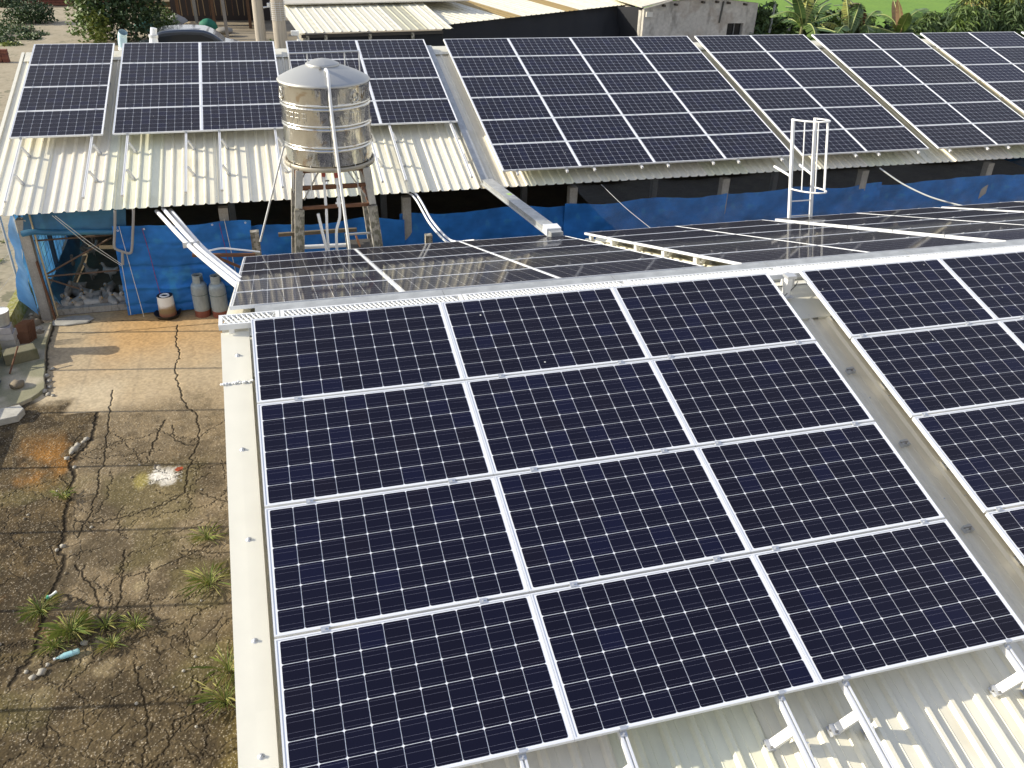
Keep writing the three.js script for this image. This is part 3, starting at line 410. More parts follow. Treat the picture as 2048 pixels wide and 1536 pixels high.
// ---------------------------------------------------------------- water tank on its stand
const steelTex = tex(512, 512, (u, v) => { const a = fbm(u * 10, v * 3, 4, 111, 0), s = fbm(u * 40, v * 1.5, 3, 113, 0), r = fbm(u * 9 + 3, v * 14, 4, 115, 0); const k = 0.86 + 0.1 * (a - 0.5) + 0.06 * (s - 0.5); const w = sstep(0.68, 0.78, r) * 0.5; return S2([lerp(k * 0.72, 0.4, w), lerp(k * 0.7, 0.26, w), lerp(k * 0.64, 0.13, w)]); });
const steelBump = tex(256, 256, (u, v) => { const a = fbm(u * 10, v * 4, 4, 117, 0); return [a, a, a]; }, false);
{
  const steel = M([1, 1, 1], 0.2, { metalness: 1, map: steelTex, bumpMap: steelBump, bumpScale: 0.012 }), lidm = M([0.42, 0.42, 0.4], 0.42, { metalness: 0.6, bumpMap: steelBump, bumpScale: 0.004 });
  const t = thing('water_tank', 'cylindrical stainless steel water tank with ribbed bands on tall stand', 'water tank', 1.29, -0.7, -7.5);
  const prof = [[0.0, 0.0], [0.66, 0.0], [0.688, 0.015], [0.69, 0.05]]; const bands = [0.315, 0.64, 0.95]; let y = 0.05;
  for (const b of bands) { prof.push([0.69 + 0.012 * (b - 0.05), b - 0.045], [0.715, b - 0.035], [0.717, b - 0.018], [0.698, b - 0.004], [0.698, b + 0.004], [0.717, b + 0.018], [0.715, b + 0.035], [0.702, b + 0.045]); y = b; }
  prof.push([0.708, 1.22], [0.72, 1.235], [0.722, 1.26], [0.712, 1.275]);
  const g = new THREE.LatheGeometry(prof.map((p) => new THREE.Vector2(...p)), 72); const uv = g.attributes.uv, ps = g.attributes.position; for (let i = 0; i < uv.count; i++) uv.setXY(i, uv.getX(i) * 4, ps.getY(i));
  part('shell', g, steel, t);
  part('lid', new B().lathe([[0.724, 1.255], [0.728, 1.275], [0.7, 1.3], [0.55, 1.375], [0.38, 1.44], [0.26, 1.475], [0.25, 1.485]], 64).done(), lidm, t);
  part('hatch', new B().lathe([[0.262, 1.474], [0.264, 1.5], [0.24, 1.51], [0.15, 1.55], [0.05, 1.57], [0, 1.573]], 40).done(), lidm, t);
  part('hatch_lock', new B().cyl(V(-0.06, 1.47, 0.26), V(-0.06, 1.49, 0.33), 0.018, 0.018, 8).box(0.05, 0.03, 0.04, -0.06, 1.455, 0.31).done(), mat.bolt, t);
  part('seam', new B().box(0.012, 1.17, 0.008, 0, 0.63, 0).done(), M([0.06, 0.06, 0.055], 0.5), t, -0.02, 0, 0.706);
  part('base_ring', new B().lathe([[0.7, -0.035], [0.735, -0.035], [0.735, 0.03], [0.7, 0.03], [0.7, -0.035]], 60).done(), M([0.5, 0.46, 0.38], 0.5, { metalness: 0.5, map: dirtTex }), t);
  // embossed crest and lettering marks pressed into the top bands
  const onTank = (ang, yy, r = 0.712) => V(Math.sin(ang) * r, yy, Math.cos(ang) * r);
  const arc = (c, yy, rx, ry, a0, a1, n = 14) => [...Array(n + 1).keys()].map((i) => { const a = a0 + (a1 - a0) * i / n; return onTank(c + Math.cos(a) * rx / 0.712, yy + Math.sin(a) * ry); });
  const em = M([0.66, 0.64, 0.58], 0.3, { metalness: 0.95 }), crest = new B();
  crest.tube(arc(0.62, 1.1, 0.075, 0.085, 2.2, 6.9), 0.007, 6, 30).tube(arc(0.62, 1.12, 0.045, 0.05, 0, 6.28), 0.006, 6, 24).tube([onTank(0.57, 1.17), onTank(0.6, 1.2), onTank(0.62, 1.17), onTank(0.64, 1.2), onTank(0.68, 1.17)], 0.006, 6).tube([onTank(0.55, 1.0), onTank(0.62, 1.02), onTank(0.69, 1.0)], 0.007, 6).tube([onTank(0.53, 1.12), onTank(0.5, 1.06), onTank(0.55, 1.02)], 0.006, 6).tube([onTank(0.71, 1.12), onTank(0.74, 1.06), onTank(0.69, 1.02)], 0.006, 6);
  part('crest', crest, em, t); part('crest', crest.done().clone().rotateY(-1.95), em, t);
  const let1 = new B(); for (const [a, dx] of [[0.36, 0], [0.52, 0.01], [0.68, 0], [0.86, 0]]) let1.tube([onTank(a, 0.88, 0.703), onTank(a, 0.7, 0.701)], 0.005, 6).tube([onTank(a - 0.045, 0.86, 0.703), onTank(a + 0.055, 0.86, 0.703)], 0.005, 6).tube([onTank(a - 0.035, 0.79, 0.702), onTank(a + 0.045, 0.79, 0.702)], 0.005, 6).tube([onTank(a + 0.055, 0.86, 0.703), onTank(a + 0.055, 0.74, 0.702)], 0.005, 6);
  part('lettering', let1, em, t); part('lettering', let1.done().clone().rotateY(-1.45), em, t); part('lettering', new B().tube(arc(0.92, 1.1, 0.03, 0.05, 1.5, 5), 0.007, 6, 16).tube([onTank(0.96, 1.16), onTank(0.96, 1.02)], 0.007, 6).done(), em, t);

  const s = thing('tank_stand', 'rusty steel frame on leaning concrete posts carrying the water tank', 'stand', 1.29, Y0, -7.5);
  const top = 3.36, midy = 2.76, legT = 0.53, galvLeg = M([0.62, 0.6, 0.55], 0.5, { map: dirtTex });
  for (const [sx, sz] of [[-1, 1], [1, 1], [-1, -1], [1, -1]]) {
    part('leg', new B().bar(V(sx * legT, top, sz * 0.48), V(sx * (legT + 0.07), midy, sz * 0.52), 0.11, 0.11).done(), galvLeg, s);
    part('concrete_post', new B().bar(V(sx * (legT + 0.06), midy - 0.02, sz * 0.53), V(sx * (legT + 0.3), 0, sz * 0.62), 0.15, 0.15).done(), concOld, s);
    part('brace', new B().bar(V(sx * (legT - 0.03), midy + 0.12, sz * 0.5), V(sx * 0.22, top - 0.02, sz * 0.48), 0.035, 0.02).done(), galvLeg, s);
  }
  for (const [y2, d, m] of [[midy - 0.01, 0.52, mat.rust], [top - 0.28, 0.49, mat.rust], [top - 0.02, 0.48, mat.rust]]) { for (const sg of [-1, 1]) { part('crossbar', new B().box(legT * 2 + 0.1, 0.05, 0.05, 0, y2, sg * d).done(), m, s); part('crossbar', new B().box(0.05, 0.05, d * 2 - 0.05, sg * (legT + 0.03), y2 + 0.002, 0).done(), m, s); } }
  part('deck', new B().box(1.1, 0.03, 1.0, 0, top + 0.015, 0).done(), M([0.12, 0.1, 0.08], 0.9), s);
  for (const [x, z] of [[-0.6, 0.36], [0.6, 0.36], [-0.35, 0.6], [0.35, 0.62]]) part('tie_rod', new B().cyl(V(x, top + 0.1, z), V(x * 1.08, midy + 0.2, z), 0.008, 0.008, 6).done(), mat.galv, s);
  // plumbing: riser to the lid, outlet pipes with red valves
  const pl = (name, label, pts, r, m = mat.pvc) => tag(mesh(name, new B().tube(pts, r, 10), m), label, 'pipe', 'tank plumbing');
  pl('pipe', 'tall grey filler pipe rising along the tank to its hatch', [[1.3, 0.74, -7.2], [1.31, 0.78, -7.05], [1.315, 0.72, -6.82], [1.315, 0.3, -6.76], [1.36, -0.65, -6.72], [1.4, -1.4, -6.7], [1.45, -2.3, -6.72], [1.46, -3.9, -6.74]], 0.024);
  const outA = thing('outlet_pipe', 'white outlet pipe with red joint under the tank, straight', 'pipe', 1.13, -0.72, -7.0, 'tank plumbing');
  part('pipe', new B().tube([[0, 0, 0], [0, -0.3, 0], [0.0, -0.7, 0.02], [-0.02, -1.2, 0.05], [-0.02, -3.3, 0.1]], 0.022, 10), mat.pvc, outA); part('red_joint', new B().cyl(V(0, -0.06, 0), V(0, -0.13, 0), 0.034, 0.034, 12).done(), M([0.34, 0.06, 0.04], 0.5), outA); part('socket', new B().cyl(V(0, 0.02, 0), V(0, -0.055, 0), 0.038, 0.038, 12).cyl(V(0, -0.14, 0), V(0, -0.22, 0), 0.035, 0.035, 12).done(), mat.pvc, outA); part('tap', new B().box(0.07, 0.02, 0.02, 0.05, -0.2, 0.02).done(), mat.bolt, outA);
  const outB = thing('outlet_pipe', 'white outlet pipe with red joint and valve, bending sideways', 'pipe', 1.33, -0.72, -7.0, 'tank plumbing');
  part('pipe', new B().tube([[0, 0, 0], [0.01, -0.3, 0], [0.02, -0.6, 0.04], [0.0, -0.85, 0.06], [-0.08, -1.2, 0.08], [-0.1, -3.3, 0.1]], 0.023, 10), mat.pvc, outB); part('red_joint', new B().cyl(V(0, -0.05, 0), V(0.005, -0.16, 0), 0.035, 0.035, 12).done(), M([0.34, 0.06, 0.04], 0.5), outB); part('socket', new B().cyl(V(0, 0.02, 0), V(0, -0.045, 0), 0.038, 0.038, 12).cyl(V(0.006, -0.18, 0), V(0.01, -0.27, 0), 0.034, 0.034, 12).done(), mat.pvc, outB); part('valve', new B().box(0.11, 0.025, 0.03, 0.01, -0.57, 0.05).cyl(V(0.01, -0.5, 0.03), V(0.01, -0.63, 0.04), 0.034, 0.034, 10).done(), mat.pvc, outB);
  pl('pipe', 'loose white pipe leaning under the tank stand', [[0.99, -1.45, -6.95], [1.03, -1.75, -6.93], [1.08, -2.1, -6.9], [1.2, -3.0, -6.85]], 0.026);
  tag(mesh('steel_rod', new B().cyl(V(0.56, -0.4, -7.2), V(0.02, -1.95, -7.2), 0.016, 0.016, 8).done(), mat.galv), 'slim steel rod leaning against the water tank', 'rod');
  const hr = thing('handrail', 'thin rusty handrail frame standing behind the tank lid', 'handrail', 1.39, -0.5, -8.35);
  part('rail', new B().cyl(V(-0.57, 1.32, 0), V(0.57, 1.34, 0), 0.014, 0.014, 8).done(), mat.galv, hr); for (const x of [-0.57, -0.28, 0.33, 0.57]) part('upright', new B().cyl(V(x, 0, 0), V(x, 1.32, 0), 0.011, 0.011, 8).done(), mat.galv, hr);
}
{ // clutter behind the tank legs
  const f = thing('old_frame', 'old timber and steel frame leaning behind the tank legs', 'frame', 1.6, -2.4, -7.1);
  part('board', new B().box(0.36, 0.02, 0.3, 0.05, 0.28, 0, 0.5, 0, 0).done(), M([0.16, 0.15, 0.14], 0.8, { map: dirtTex }), f); part('bar', new B().box(0.42, 0.03, 0.03, 0.03, 0.47, -0.1).done(), mat.galv, f); part('bar', new B().bar(V(0, 0.45, -0.08), V(0.09, 0.12, 0.1), 0.03, 0.02).done(), M([0.42, 0.2, 0.1], 0.8), f); part('bar', new B().bar(V(0.26, 0.62, -0.05), V(0.3, 0.1, 0.1), 0.035, 0.03).done(), mat.galv, f); part('bar', new B().bar(V(-0.16, 0.5, -0.05), V(-0.14, 0, 0.05), 0.06, 0.05).done(), concOld, f);
  tag(mesh('timber_beam', new B().box(1.35, 0.06, 0.06, 1.0, -2.05, -7.75).done(), M([0.2, 0.16, 0.11], 0.9, { map: dirtTex })), 'weathered timber beam lying across behind the tank legs', 'beam');
  tag(mesh('pipe', new B().cyl(V(0.6, -2.08, -7.15), V(1.42, -2.1, -7.15), 0.035, 0.035, 12).done(), mat.pvc), 'white horizontal pipe tied between the tank legs', 'pipe');
  const st = new B().box(0.15, 1.95, 0.13, 0, 0.975, 0).done();
  tag(part('stub_pillar', st, concOld, null, -0.08, Y0, -8.3), 'grey concrete stub pillar beside the blue tarp end', 'pillar', 'stub pillars in the alley'); tag(part('stub_pillar', new B().box(0.13, 1.66, 0.13, 0, 0.83, 0).done(), concOld, null, 3.06, Y0, -8.3), 'grey concrete stub pillar between tank and metal duct', 'pillar', 'stub pillars in the alley');
  const rb = thing('rusty_bracket', 'rusty steel bracket arm sticking out behind the white pipes', 'bracket', -0.7, -2.05, -7.0);
  part('arm', new B().cyl(V(-0.36, 0.02, 0), V(0.62, -0.05, 0), 0.032, 0.032, 10).done(), mat.rust, rb); part('brace', new B().cyl(V(0.02, -0.05, 0), V(0.62, -0.4, 0), 0.025, 0.025, 10).done(), mat.rust, rb); part('hose', new B().tube([[-0.2, 0.06, 0.02], [0.1, 0.11, 0.02], [0.4, 0.06, 0.02], [0.7, 0.0, 0.02]], 0.016, 8), mat.pvc, rb);
}
// ---------------------------------------------------------------- pipes over the alley
{
  const a = [[-1.8, -2.1, -9.6], [-1.68, -2.06, -9.6], [-1.56, -2.1, -9.62]], b = [[-0.1, -0.71, -2.2], [-0.02, -0.705, -2.15], [-0.05, -0.82, -2.6]];
  a.forEach((p, i) => { const q = b[i], m = p.map((v, k) => lerp(v, q[k], 0.5)); m[1] -= 0.09 + i * 0.02; tag(mesh('conduit_pipe', new B().tube([p, m, q], 0.036, 12, 30), mat.pvc), `white plastic conduit pipe from far eave to the back slope, ${['outer', 'middle', 'inner'][i]} of three`, 'pipe', 'conduit pipes over the alley'); });
  tag(mesh('pipe_tie', new B().box(0.24, 0.085, 0.01, -0.96, -1.52, -6.1, 0, 0.2, 0).done(), mat.galv), 'grey strap tying the three conduit pipes together', 'strap');
  [[0, 0], [0.06, 0.03]].forEach(([dx, dy], i) => tag(mesh('conduit_pipe', new B().tube([[2.55 + dx, -1.95 + dy, -9.75], [2.95 + dx, -2.0 + dy, -9.35], [3.1 + dx, -2.25 + dy, -8.4], [3.2 + dx, -2.2 + dy, -7.2], [3.3 + dx, -1.7 + dy, -5.8]], 0.021, 8, 40), mat.pvc), `thin white hose sagging from far eave to panels, ${i ? 'upper' : 'lower'} of the pair`, 'hose', 'sagging hoses'));
}
// ---------------------------------------------------------------- caged ladder
{
  const L = thing('caged_ladder', 'white steel ladder with safety cage rising past the far eave', 'ladder', 10.82, Y0, -7.92), W = 0.52, P = (x, y) => V(x, y, -0.265 * y);
  for (const x of [0, W]) part('side_rail', new B().bar(P(x, 0), P(x, 3.42), 0.045, 0.07).done(), mat.white, L);
  for (let y = 0.3; y < 3.2; y += 0.3) { if (y > 1.85 && y < 3.1) continue; part('rung', new B().cyl(P(0.02, y), P(W - 0.02, y), 0.014, 0.014, 8).done(), mat.white, L); }
  const hoop = (y) => { const pts = []; for (let i = 0; i <= 16; i++) { const a = Math.PI * i / 16; pts.push([W / 2 - Math.cos(a) * (W / 2 + 0.02 + 0.06 * Math.sin(a)), y + Math.sin(a) * 0.11, -0.265 * y + Math.sin(a) * 0.74]); } return pts; };
  for (const y of [2.06, 3.4]) part('hoop', new B().tube(hoop(y), 0.017, 8, 40), mat.white, L);
  for (const i of [3, 6, 9, 13]) { const p = hoop(2.06)[i], q = hoop(3.4)[i]; part('cage_bar', new B().cyl(V(...p), V(...q), 0.013, 0.013, 8).done(), mat.white, L); }
  part('bracket', new B().bar(P(0, 2.3), P(0, 2.3).add(V(-0.05, 0.05, -0.6)), 0.03, 0.04).done(), mat.white, L); part('bracket', new B().bar(P(W, 2.3), P(W, 2.3).add(V(0.05, 0.05, -0.6)), 0.03, 0.04).done(), mat.white, L);
}
// ---------------------------------------------------------------- blue tarps
const tarpTex = tex(512, 512, (u, v) => { const a = fbm(u * 6, v * 6, 4, 121, 6), w = (Math.floor(u * 256) + Math.floor(v * 256)) % 2 ? 0.97 : 1.03, s = fbm(u * 3, v * 18, 4, 123, 0); const k = (0.85 + 0.3 * (a - 0.5) + 0.12 * (s - 0.5)) * w; const d = sstep(0.62, 0.8, fbm(u * 5 + 2, v * 5, 4, 125, 5)) * 0.25; return [Math.min(1, k * (0.9 + d)), Math.min(1, k * (0.92 + d * 0.5)), Math.min(1, k * 0.96)]; });
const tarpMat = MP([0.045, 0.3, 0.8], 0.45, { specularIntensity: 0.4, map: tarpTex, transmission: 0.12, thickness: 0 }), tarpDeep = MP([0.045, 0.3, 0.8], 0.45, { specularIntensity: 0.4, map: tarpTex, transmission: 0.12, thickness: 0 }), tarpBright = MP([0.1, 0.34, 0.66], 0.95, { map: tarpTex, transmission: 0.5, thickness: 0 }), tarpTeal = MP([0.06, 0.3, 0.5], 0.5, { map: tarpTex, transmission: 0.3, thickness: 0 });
// a hanging sheet between two upper and two lower corners, with folds
function sheet(tl, tr, bl, br, nx, ny, amp, seed, fn) {
  const pos = [], uv = [], idx = []; tl = V(...tl); tr = V(...tr); bl = V(...bl); br = V(...br); const n = new THREE.Vector3().crossVectors(tr.clone().sub(tl), bl.clone().sub(tl)).normalize(), W = tl.distanceTo(tr), H = tl.distanceTo(bl);
  for (let j = 0; j <= ny; j++) for (let i = 0; i <= nx; i++) { const u = i / nx, v = j / ny, p = tl.clone().lerp(tr, u).lerp(bl.clone().lerp(br, u), v); let d = ((fbm(u * W * 1.6, v * H * 1.1, 3, seed) - 0.5) * 1.6 + (fbm(u * W * 4.5 + v * 2, v * H * 5, 3, seed + 3) - 0.5) * 0.45) * amp; if (fn) d += fn(u, v, p) || 0; p.addScaledVector(n, d); pos.push(p.x, p.y, p.z); uv.push(u * W / 1.5, v * H / 1.5); }
  for (let j = 0; j < ny; j++) for (let i = 0; i < nx; i++) { const a = j * (nx + 1) + i, b = a + 1, c = a + nx + 1, d = c + 1; idx.push(a, c, b, b, c, d); }
  const g = new THREE.BufferGeometry(); g.setAttribute('position', new THREE.Float32BufferAttribute(pos, 3)); g.setAttribute('uv', new THREE.Float32BufferAttribute(uv, 2)); g.setIndex(idx); g.computeVertexNormals(); return g;
}
{
  const t = thing('tarp', 'blue tarp with crease lines hanging behind the gas cylinders', 'tarp', 0, 0, 0, 'tarps on the far barn');
  part('sheet', sheet([-2.6, -2.3, -9.47], [-0.15, -2.35, -9.47], [-2.63, -4.06, -9.45], [-0.25, -4.06, -9.45], 70, 60, 0.12, 300, (u, v, p) => { p.y += 0.02 * Math.sin(u * 9) * (1 - v) - 0.03 * Math.sin(Math.PI * u) * (1 - v); let d = 0; for (const [c, w, a] of [[0.2, 0.012, 0.02], [0.46, 0.012, 0.045], [0.7, 0.014, -0.035], [0.9, 0.018, 0.03]]) d += a * Math.exp(-Math.pow((v - c - 0.03 * u + 0.01 * Math.sin(u * 13)) / w, 2)); return d; }), tarpMat, t);
  const st = M([0.22, 0.03, 0.12], 0.6); for (const [x, y] of [[-2.08, 0], [-0.72, 0]]) part('stripe', new B().tube([[x, -2.34, -9.4], [x + 0.05, -2.9, -9.385], [x + 0.07, -3.3, -9.39], [x + 0.1, -3.75, -9.39]], 0.006, 5), st, t);
  for (const x of [-2.5, -2.05, -1.5, -0.85, -0.25]) part('eyelet', new B().add(new THREE.TorusGeometry(0.014, 0.005, 6, 12), new THREE.Matrix4().makeTranslation(x, -2.36, -9.4)).done(), mat.white, t);
  // long low tarps along the open front
  [[-0.25, 2.8, -2.5, -9.58], [2.72, 6.35, -2.46, -9.6], [6.2, 10.0, -2.44, -9.57], [9.9, 14.0, -2.43, -9.6], [13.9, 22, -2.42, -9.58]].forEach(([a, b, y, z], k) => { const o = mesh('tarp', sheet([a, y, z], [b, y + 0.01, z], [a, -4.05, z + 0.03], [b, -4.05, z + 0.03], 60, 22, 0.12, 320 + k * 9, (u, v, p) => { p.y += (0.035 * Math.sin(u * 11 + k) - 0.02) * (1 - v); return 0.05 * Math.sin((u * 3 + v * 1.4 + k) * 6) * (0.3 + v * 0.5); }), tarpDeep); tag(o, `dark blue tarp strip along the far barn front, ${ORD[k]} from the gas cylinders`, 'tarp', 'tarps on the far barn'); });
  const roll = thing('tarp', 'teal tarp valance under the eave with its lower edge rolled', 'tarp', 0, 0, 0, 'tarps on the far barn');
  part('sheet', sheet([-4.02, -1.98, -9.62], [-2.32, -2.0, -9.62], [-4.1, -2.36, -9.56], [-2.38, -2.42, -9.56], 24, 8, 0.05, 360), tarpTeal, roll);
  part('roll', new B().tube([[-4.12, -2.36, -9.55], [-3.9, -2.33, -9.54], [-3.6, -2.37, -9.55], [-3.0, -2.4, -9.55], [-2.36, -2.44, -9.55]], 0.055, 10, 30), tarpTeal, roll);
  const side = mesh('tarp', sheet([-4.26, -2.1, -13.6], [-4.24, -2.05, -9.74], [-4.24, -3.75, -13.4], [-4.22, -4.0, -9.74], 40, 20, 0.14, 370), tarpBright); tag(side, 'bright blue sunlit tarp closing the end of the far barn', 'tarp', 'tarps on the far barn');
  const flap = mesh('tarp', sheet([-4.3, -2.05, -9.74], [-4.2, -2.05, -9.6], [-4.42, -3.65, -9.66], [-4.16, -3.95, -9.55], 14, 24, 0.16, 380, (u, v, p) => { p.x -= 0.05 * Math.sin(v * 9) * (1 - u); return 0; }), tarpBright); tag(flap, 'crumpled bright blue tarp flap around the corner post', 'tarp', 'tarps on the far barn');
  const inner = mesh('tarp', sheet([-4.05, -3.45, -13.4], [-4.0, -3.6, -9.95], [-3.95, -4.06, -13.4], [-3.85, -4.06, -9.95], 20, 6, 0.05, 390), tarpTeal); tag(inner, 'low teal tarp strip along the inside floor edge', 'tarp', 'tarps on the far barn');
}
{ // net over the alley
  const nt = tex(128, 128, (u, v) => { const f = (x) => Math.abs(((x * 16) % 1) - 0.5); const k = f(u) > 0.4 || f(v) > 0.4 ? 1 : 0; return [k, k, k]; }, false); nt.repeat.set(6, 6);
  const net = thing('shade_net', 'thin grey net sagging from the far eave past the ladder', 'net', 0, 0, 0);
  part('mesh', sheet([6.2, -2.0, -9.4], [24, -2.0, -9.4], [8.4, -3.2, -8.2], [24, -3.0, -8.2], 60, 12, 0.15, 400, (u, v, p) => { p.y -= 0.35 * Math.sin(Math.PI * v); return 0; }), M([0.5, 0.52, 0.52], 0.9, { alphaMap: nt, transparent: true, opacity: 0.15 }), net);
  part('edge_cord', new B().tube([[13.6, -1.98, -9.3], [14.0, -2.25, -8.9], [14.4, -2.42, -8.4], [14.9, -2.5, -7.9], [15.4, -2.45, -7.2], [15.8, -2.3, -6.6]], 0.018, 6, 40), M([0.5, 0.52, 0.5], 0.9), net);
  part('edge_cord', new B().tube([[6.9, -2.0, -9.35], [7.2, -2.3, -8.6], [7.6, -2.6, -7.6]], 0.005, 6, 20), M([0.5, 0.52, 0.5], 0.9), net);
}
{ // corner details: gate bars, feed pipe, ropes, corner post fittings
  const bars = [[[-4.01, -2.59], [-2.7, -2.57], 'top level'], [[-3.98, -3.27], [-2.7, -2.62], 'slanting upwards'], [[-3.98, -3.3], [-2.64, -3.28], 'middle level'], [[-3.98, -3.34], [-3.45, -3.6], 'short slanting downwards']];
  const rb = M([0.17, 0.11, 0.075], 0.8, { map: dirtTex }); for (const [a, b, w] of bars) tag(mesh('gate_bar', new B().cyl(V(a[0], a[1], -9.8), V(b[0], b[1], -9.8), 0.018, 0.018, 8).done(), rb), `rusty gate bar across the barn opening, ${w}`, 'bar', 'gate bars in the barn opening');
  const up = thing('feed_pipe', 'grey U shaped pipe hanging from the eave before the tarp', 'pipe', 0, 0, 0);
  const gp = M([0.3, 0.29, 0.27], 0.7); part('loop', new B().tube([[-2.46, -1.95, -9.33], [-2.53, -2.3, -9.34], [-2.6, -2.6, -9.35], [-2.59, -2.69, -9.35], [-2.5, -2.74, -9.35], [-2.38, -2.79, -9.35], [-2.32, -2.72, -9.35], [-2.2, -2.2, -9.34], [-2.15, -1.95, -9.33]], 0.025, 10, 60), gp, up); part('spout', new B().cyl(V(-2.49, -2.76, -9.35), V(-2.53, -3.0, -9.35), 0.024, 0.03, 10).done(), gp, up);
  const rope = (pts, l) => tag(mesh('rope', new B().tube(pts, 0.006, 5, 24), mat.rope), l, 'rope', 'ropes at the barn front');
  rope([[-3.45, -1.98, -9.3], [-3.0, -2.5, -9.3], [-2.53, -2.98, -9.3]], 'pale rope from the eave to the feed pipe, upper strand'); rope([[-3.5, -1.98, -9.32], [-3.05, -2.53, -9.31], [-2.55, -3.0, -9.3]], 'pale rope from the eave to the feed pipe, lower strand'); rope([[-2.54, -3.0, -9.33], [-2.56, -3.5, -9.36], [-2.58, -4.05, -9.38]], 'white rope hanging from the feed pipe to ground'); rope([[-2.46, -2.27, -9.38], [-2.4, -3.2, -9.34], [-2.34, -4.08, -9.3]], 'taut white rope across the tarp near its creased edge'); rope([[-0.62, -2.25, -9.36], [-0.57, -3.0, -9.34], [-0.5, -4.0, -9.3]], 'taut white rope beside the gas cylinders');
  tag(mesh('pole', new B().cyl(V(-3.92, -1.95, -9.55), V(-3.88, -4.0, -9.52), 0.016, 0.016, 8).done(), M([0.4, 0.33, 0.2], 0.8)), 'thin bamboo pole tied to the corner post', 'pole');
  tag(mesh('plank', new B().bar(V(-4.0, -2.9, -9.55), V(-3.93, -4.05, -9.5), 0.07, 0.03).done(), mat.rust), 'rusty strip standing against the corner post', 'plank');
  const ms = new B(); for (let k = 0; k < 14; k++) ms.cyl(V(-4.12, -3.95, -9.85 - k * 0.25), V(-4.14, -2.2, -9.85 - k * 0.25), 0.004, 0.004, 4); for (let k = 0; k < 8; k++) ms.cyl(V(-4.13, -3.9 + k * 0.22, -9.8), V(-4.13, -3.9 + k * 0.22, -13.4), 0.004, 0.004, 4); tag(mesh('wire_mesh', ms, mat.bolt), 'dark wire mesh panel inside the bright blue tarp', 'wire mesh');
  const bp = thing('barn_post', 'dark steel post standing inside the bright tarp', 'post', -4.08, Y0, -11.2); part('shaft', new B().box(0.07, 2.0, 0.07, 0, 1.0, 0).done(), M([0.06, 0.07, 0.09], 0.6), bp);
}
// ---------------------------------------------------------------- gas cylinders and feeder
function gasCylinder(x, z, label, turn) {
  const t = thing('gas_cylinder', label, 'gas cylinder', x, Y0, z, 'gas cylinders by the tarp'); t.rotation.y = turn;
  const grey = M([0.4, 0.47, 0.5], 0.5, { map: dirtTex, metalness: 0.15 });
  part('body', new B().lathe([[0.0, 0.1], [0.14, 0.1], [0.152, 0.14], [0.155, 0.2], [0.155, 0.56], [0.145, 0.63], [0.12, 0.675], [0.07, 0.695], [0, 0.7]], 32).done(), grey, t);
  part('foot_ring', new B().lathe([[0.138, 0], [0.15, 0], [0.15, 0.13], [0.138, 0.13]], 28).done(), M([0.32, 0.1, 0.06], 0.7, { map: dirtTex }), t);
  const col = new B(); const ring = new THREE.CylinderGeometry(0.095, 0.1, 0.16, 28, 1, true, 0.45, Math.PI * 2 - 0.9); col.add(ring, new THREE.Matrix4().makeTranslation(0, 0.755, 0)); const rin = new THREE.CylinderGeometry(0.09, 0.095, 0.16, 28, 1, true, 0.45, Math.PI * 2 - 0.9); col.add(rin, new THREE.Matrix4().makeTranslation(0, 0.755, 0)); col.add(new THREE.TorusGeometry(0.094, 0.007, 8, 28, Math.PI * 2 - 0.9), new THREE.Matrix4().makeRotationX(Math.PI / 2).multiply(new THREE.Matrix4().makeRotationZ(-Math.PI / 2 + 0.45 + 0.9)).setPosition(0, 0.835, 0)); part('collar', col, grey, t);
  part('valve', new B().cyl(V(0, 0.69, 0), V(0, 0.8, 0), 0.022, 0.018, 10).cyl(V(0, 0.8, 0), V(0, 0.825, 0), 0.032, 0.032, 10).done(), M([0.25, 0.19, 0.08], 0.4, { metalness: 0.8 }), t);
  part('weld_band', new B().add(new THREE.TorusGeometry(0.156, 0.005, 6, 36), new THREE.Matrix4().makeRotationX(Math.PI / 2).setPosition(0, 0.46, 0)).done(), M([0.08, 0.12, 0.1], 0.6), t);
}
gasCylinder(-1.25, -9.22, 'grey gas cylinder with orange foot, nearer the feeder', 0.9); gasCylinder(-0.92, -9.12, 'grey gas cylinder with orange foot, under the white pipes', 1.4);
{
  const t = thing('bird_feeder', 'white bucket feeder with brown stains in a black pan', 'feeder', -1.9, Y0, -9.3);
  const bt = tex(64, 256, (u, v) => { const n = fbm(u * 8, v * 6, 4, 131, 8); const k = sstep(0.62, 0.35, v + (n - 0.5) * 0.25); return S2(mix3([0.78, 0.77, 0.72], mix3([0.3, 0.2, 0.09], [0.42, 0.16, 0.08], sstep(0.25, 0.05, v)), k)); });
  const body = new THREE.CylinderGeometry(0.145, 0.16, 0.4, 30, 4, true); body.translate(0, 0.24, 0); part('bucket', body, M([1, 1, 1], 0.5, { map: bt }), t);
  part('lid', new B().lathe([[0.147, 0.44], [0.1, 0.436], [0.075, 0.43], [0.07, 0.41]], 28).done(), mat.dark, t); part('handle', new B().add(new THREE.TorusGeometry(0.075, 0.018, 8, 24), new THREE.Matrix4().makeRotationX(Math.PI / 2).setPosition(0, 0.442, 0.02)).done(), mat.white, t);
  part('pan', new B().lathe([[0, 0.012], [0.2, 0.012], [0.25, 0.085], [0.256, 0.085], [0.206, 0.0], [0, 0.0]], 36).done(), M([0.02, 0.02, 0.022], 0.55), t);
}
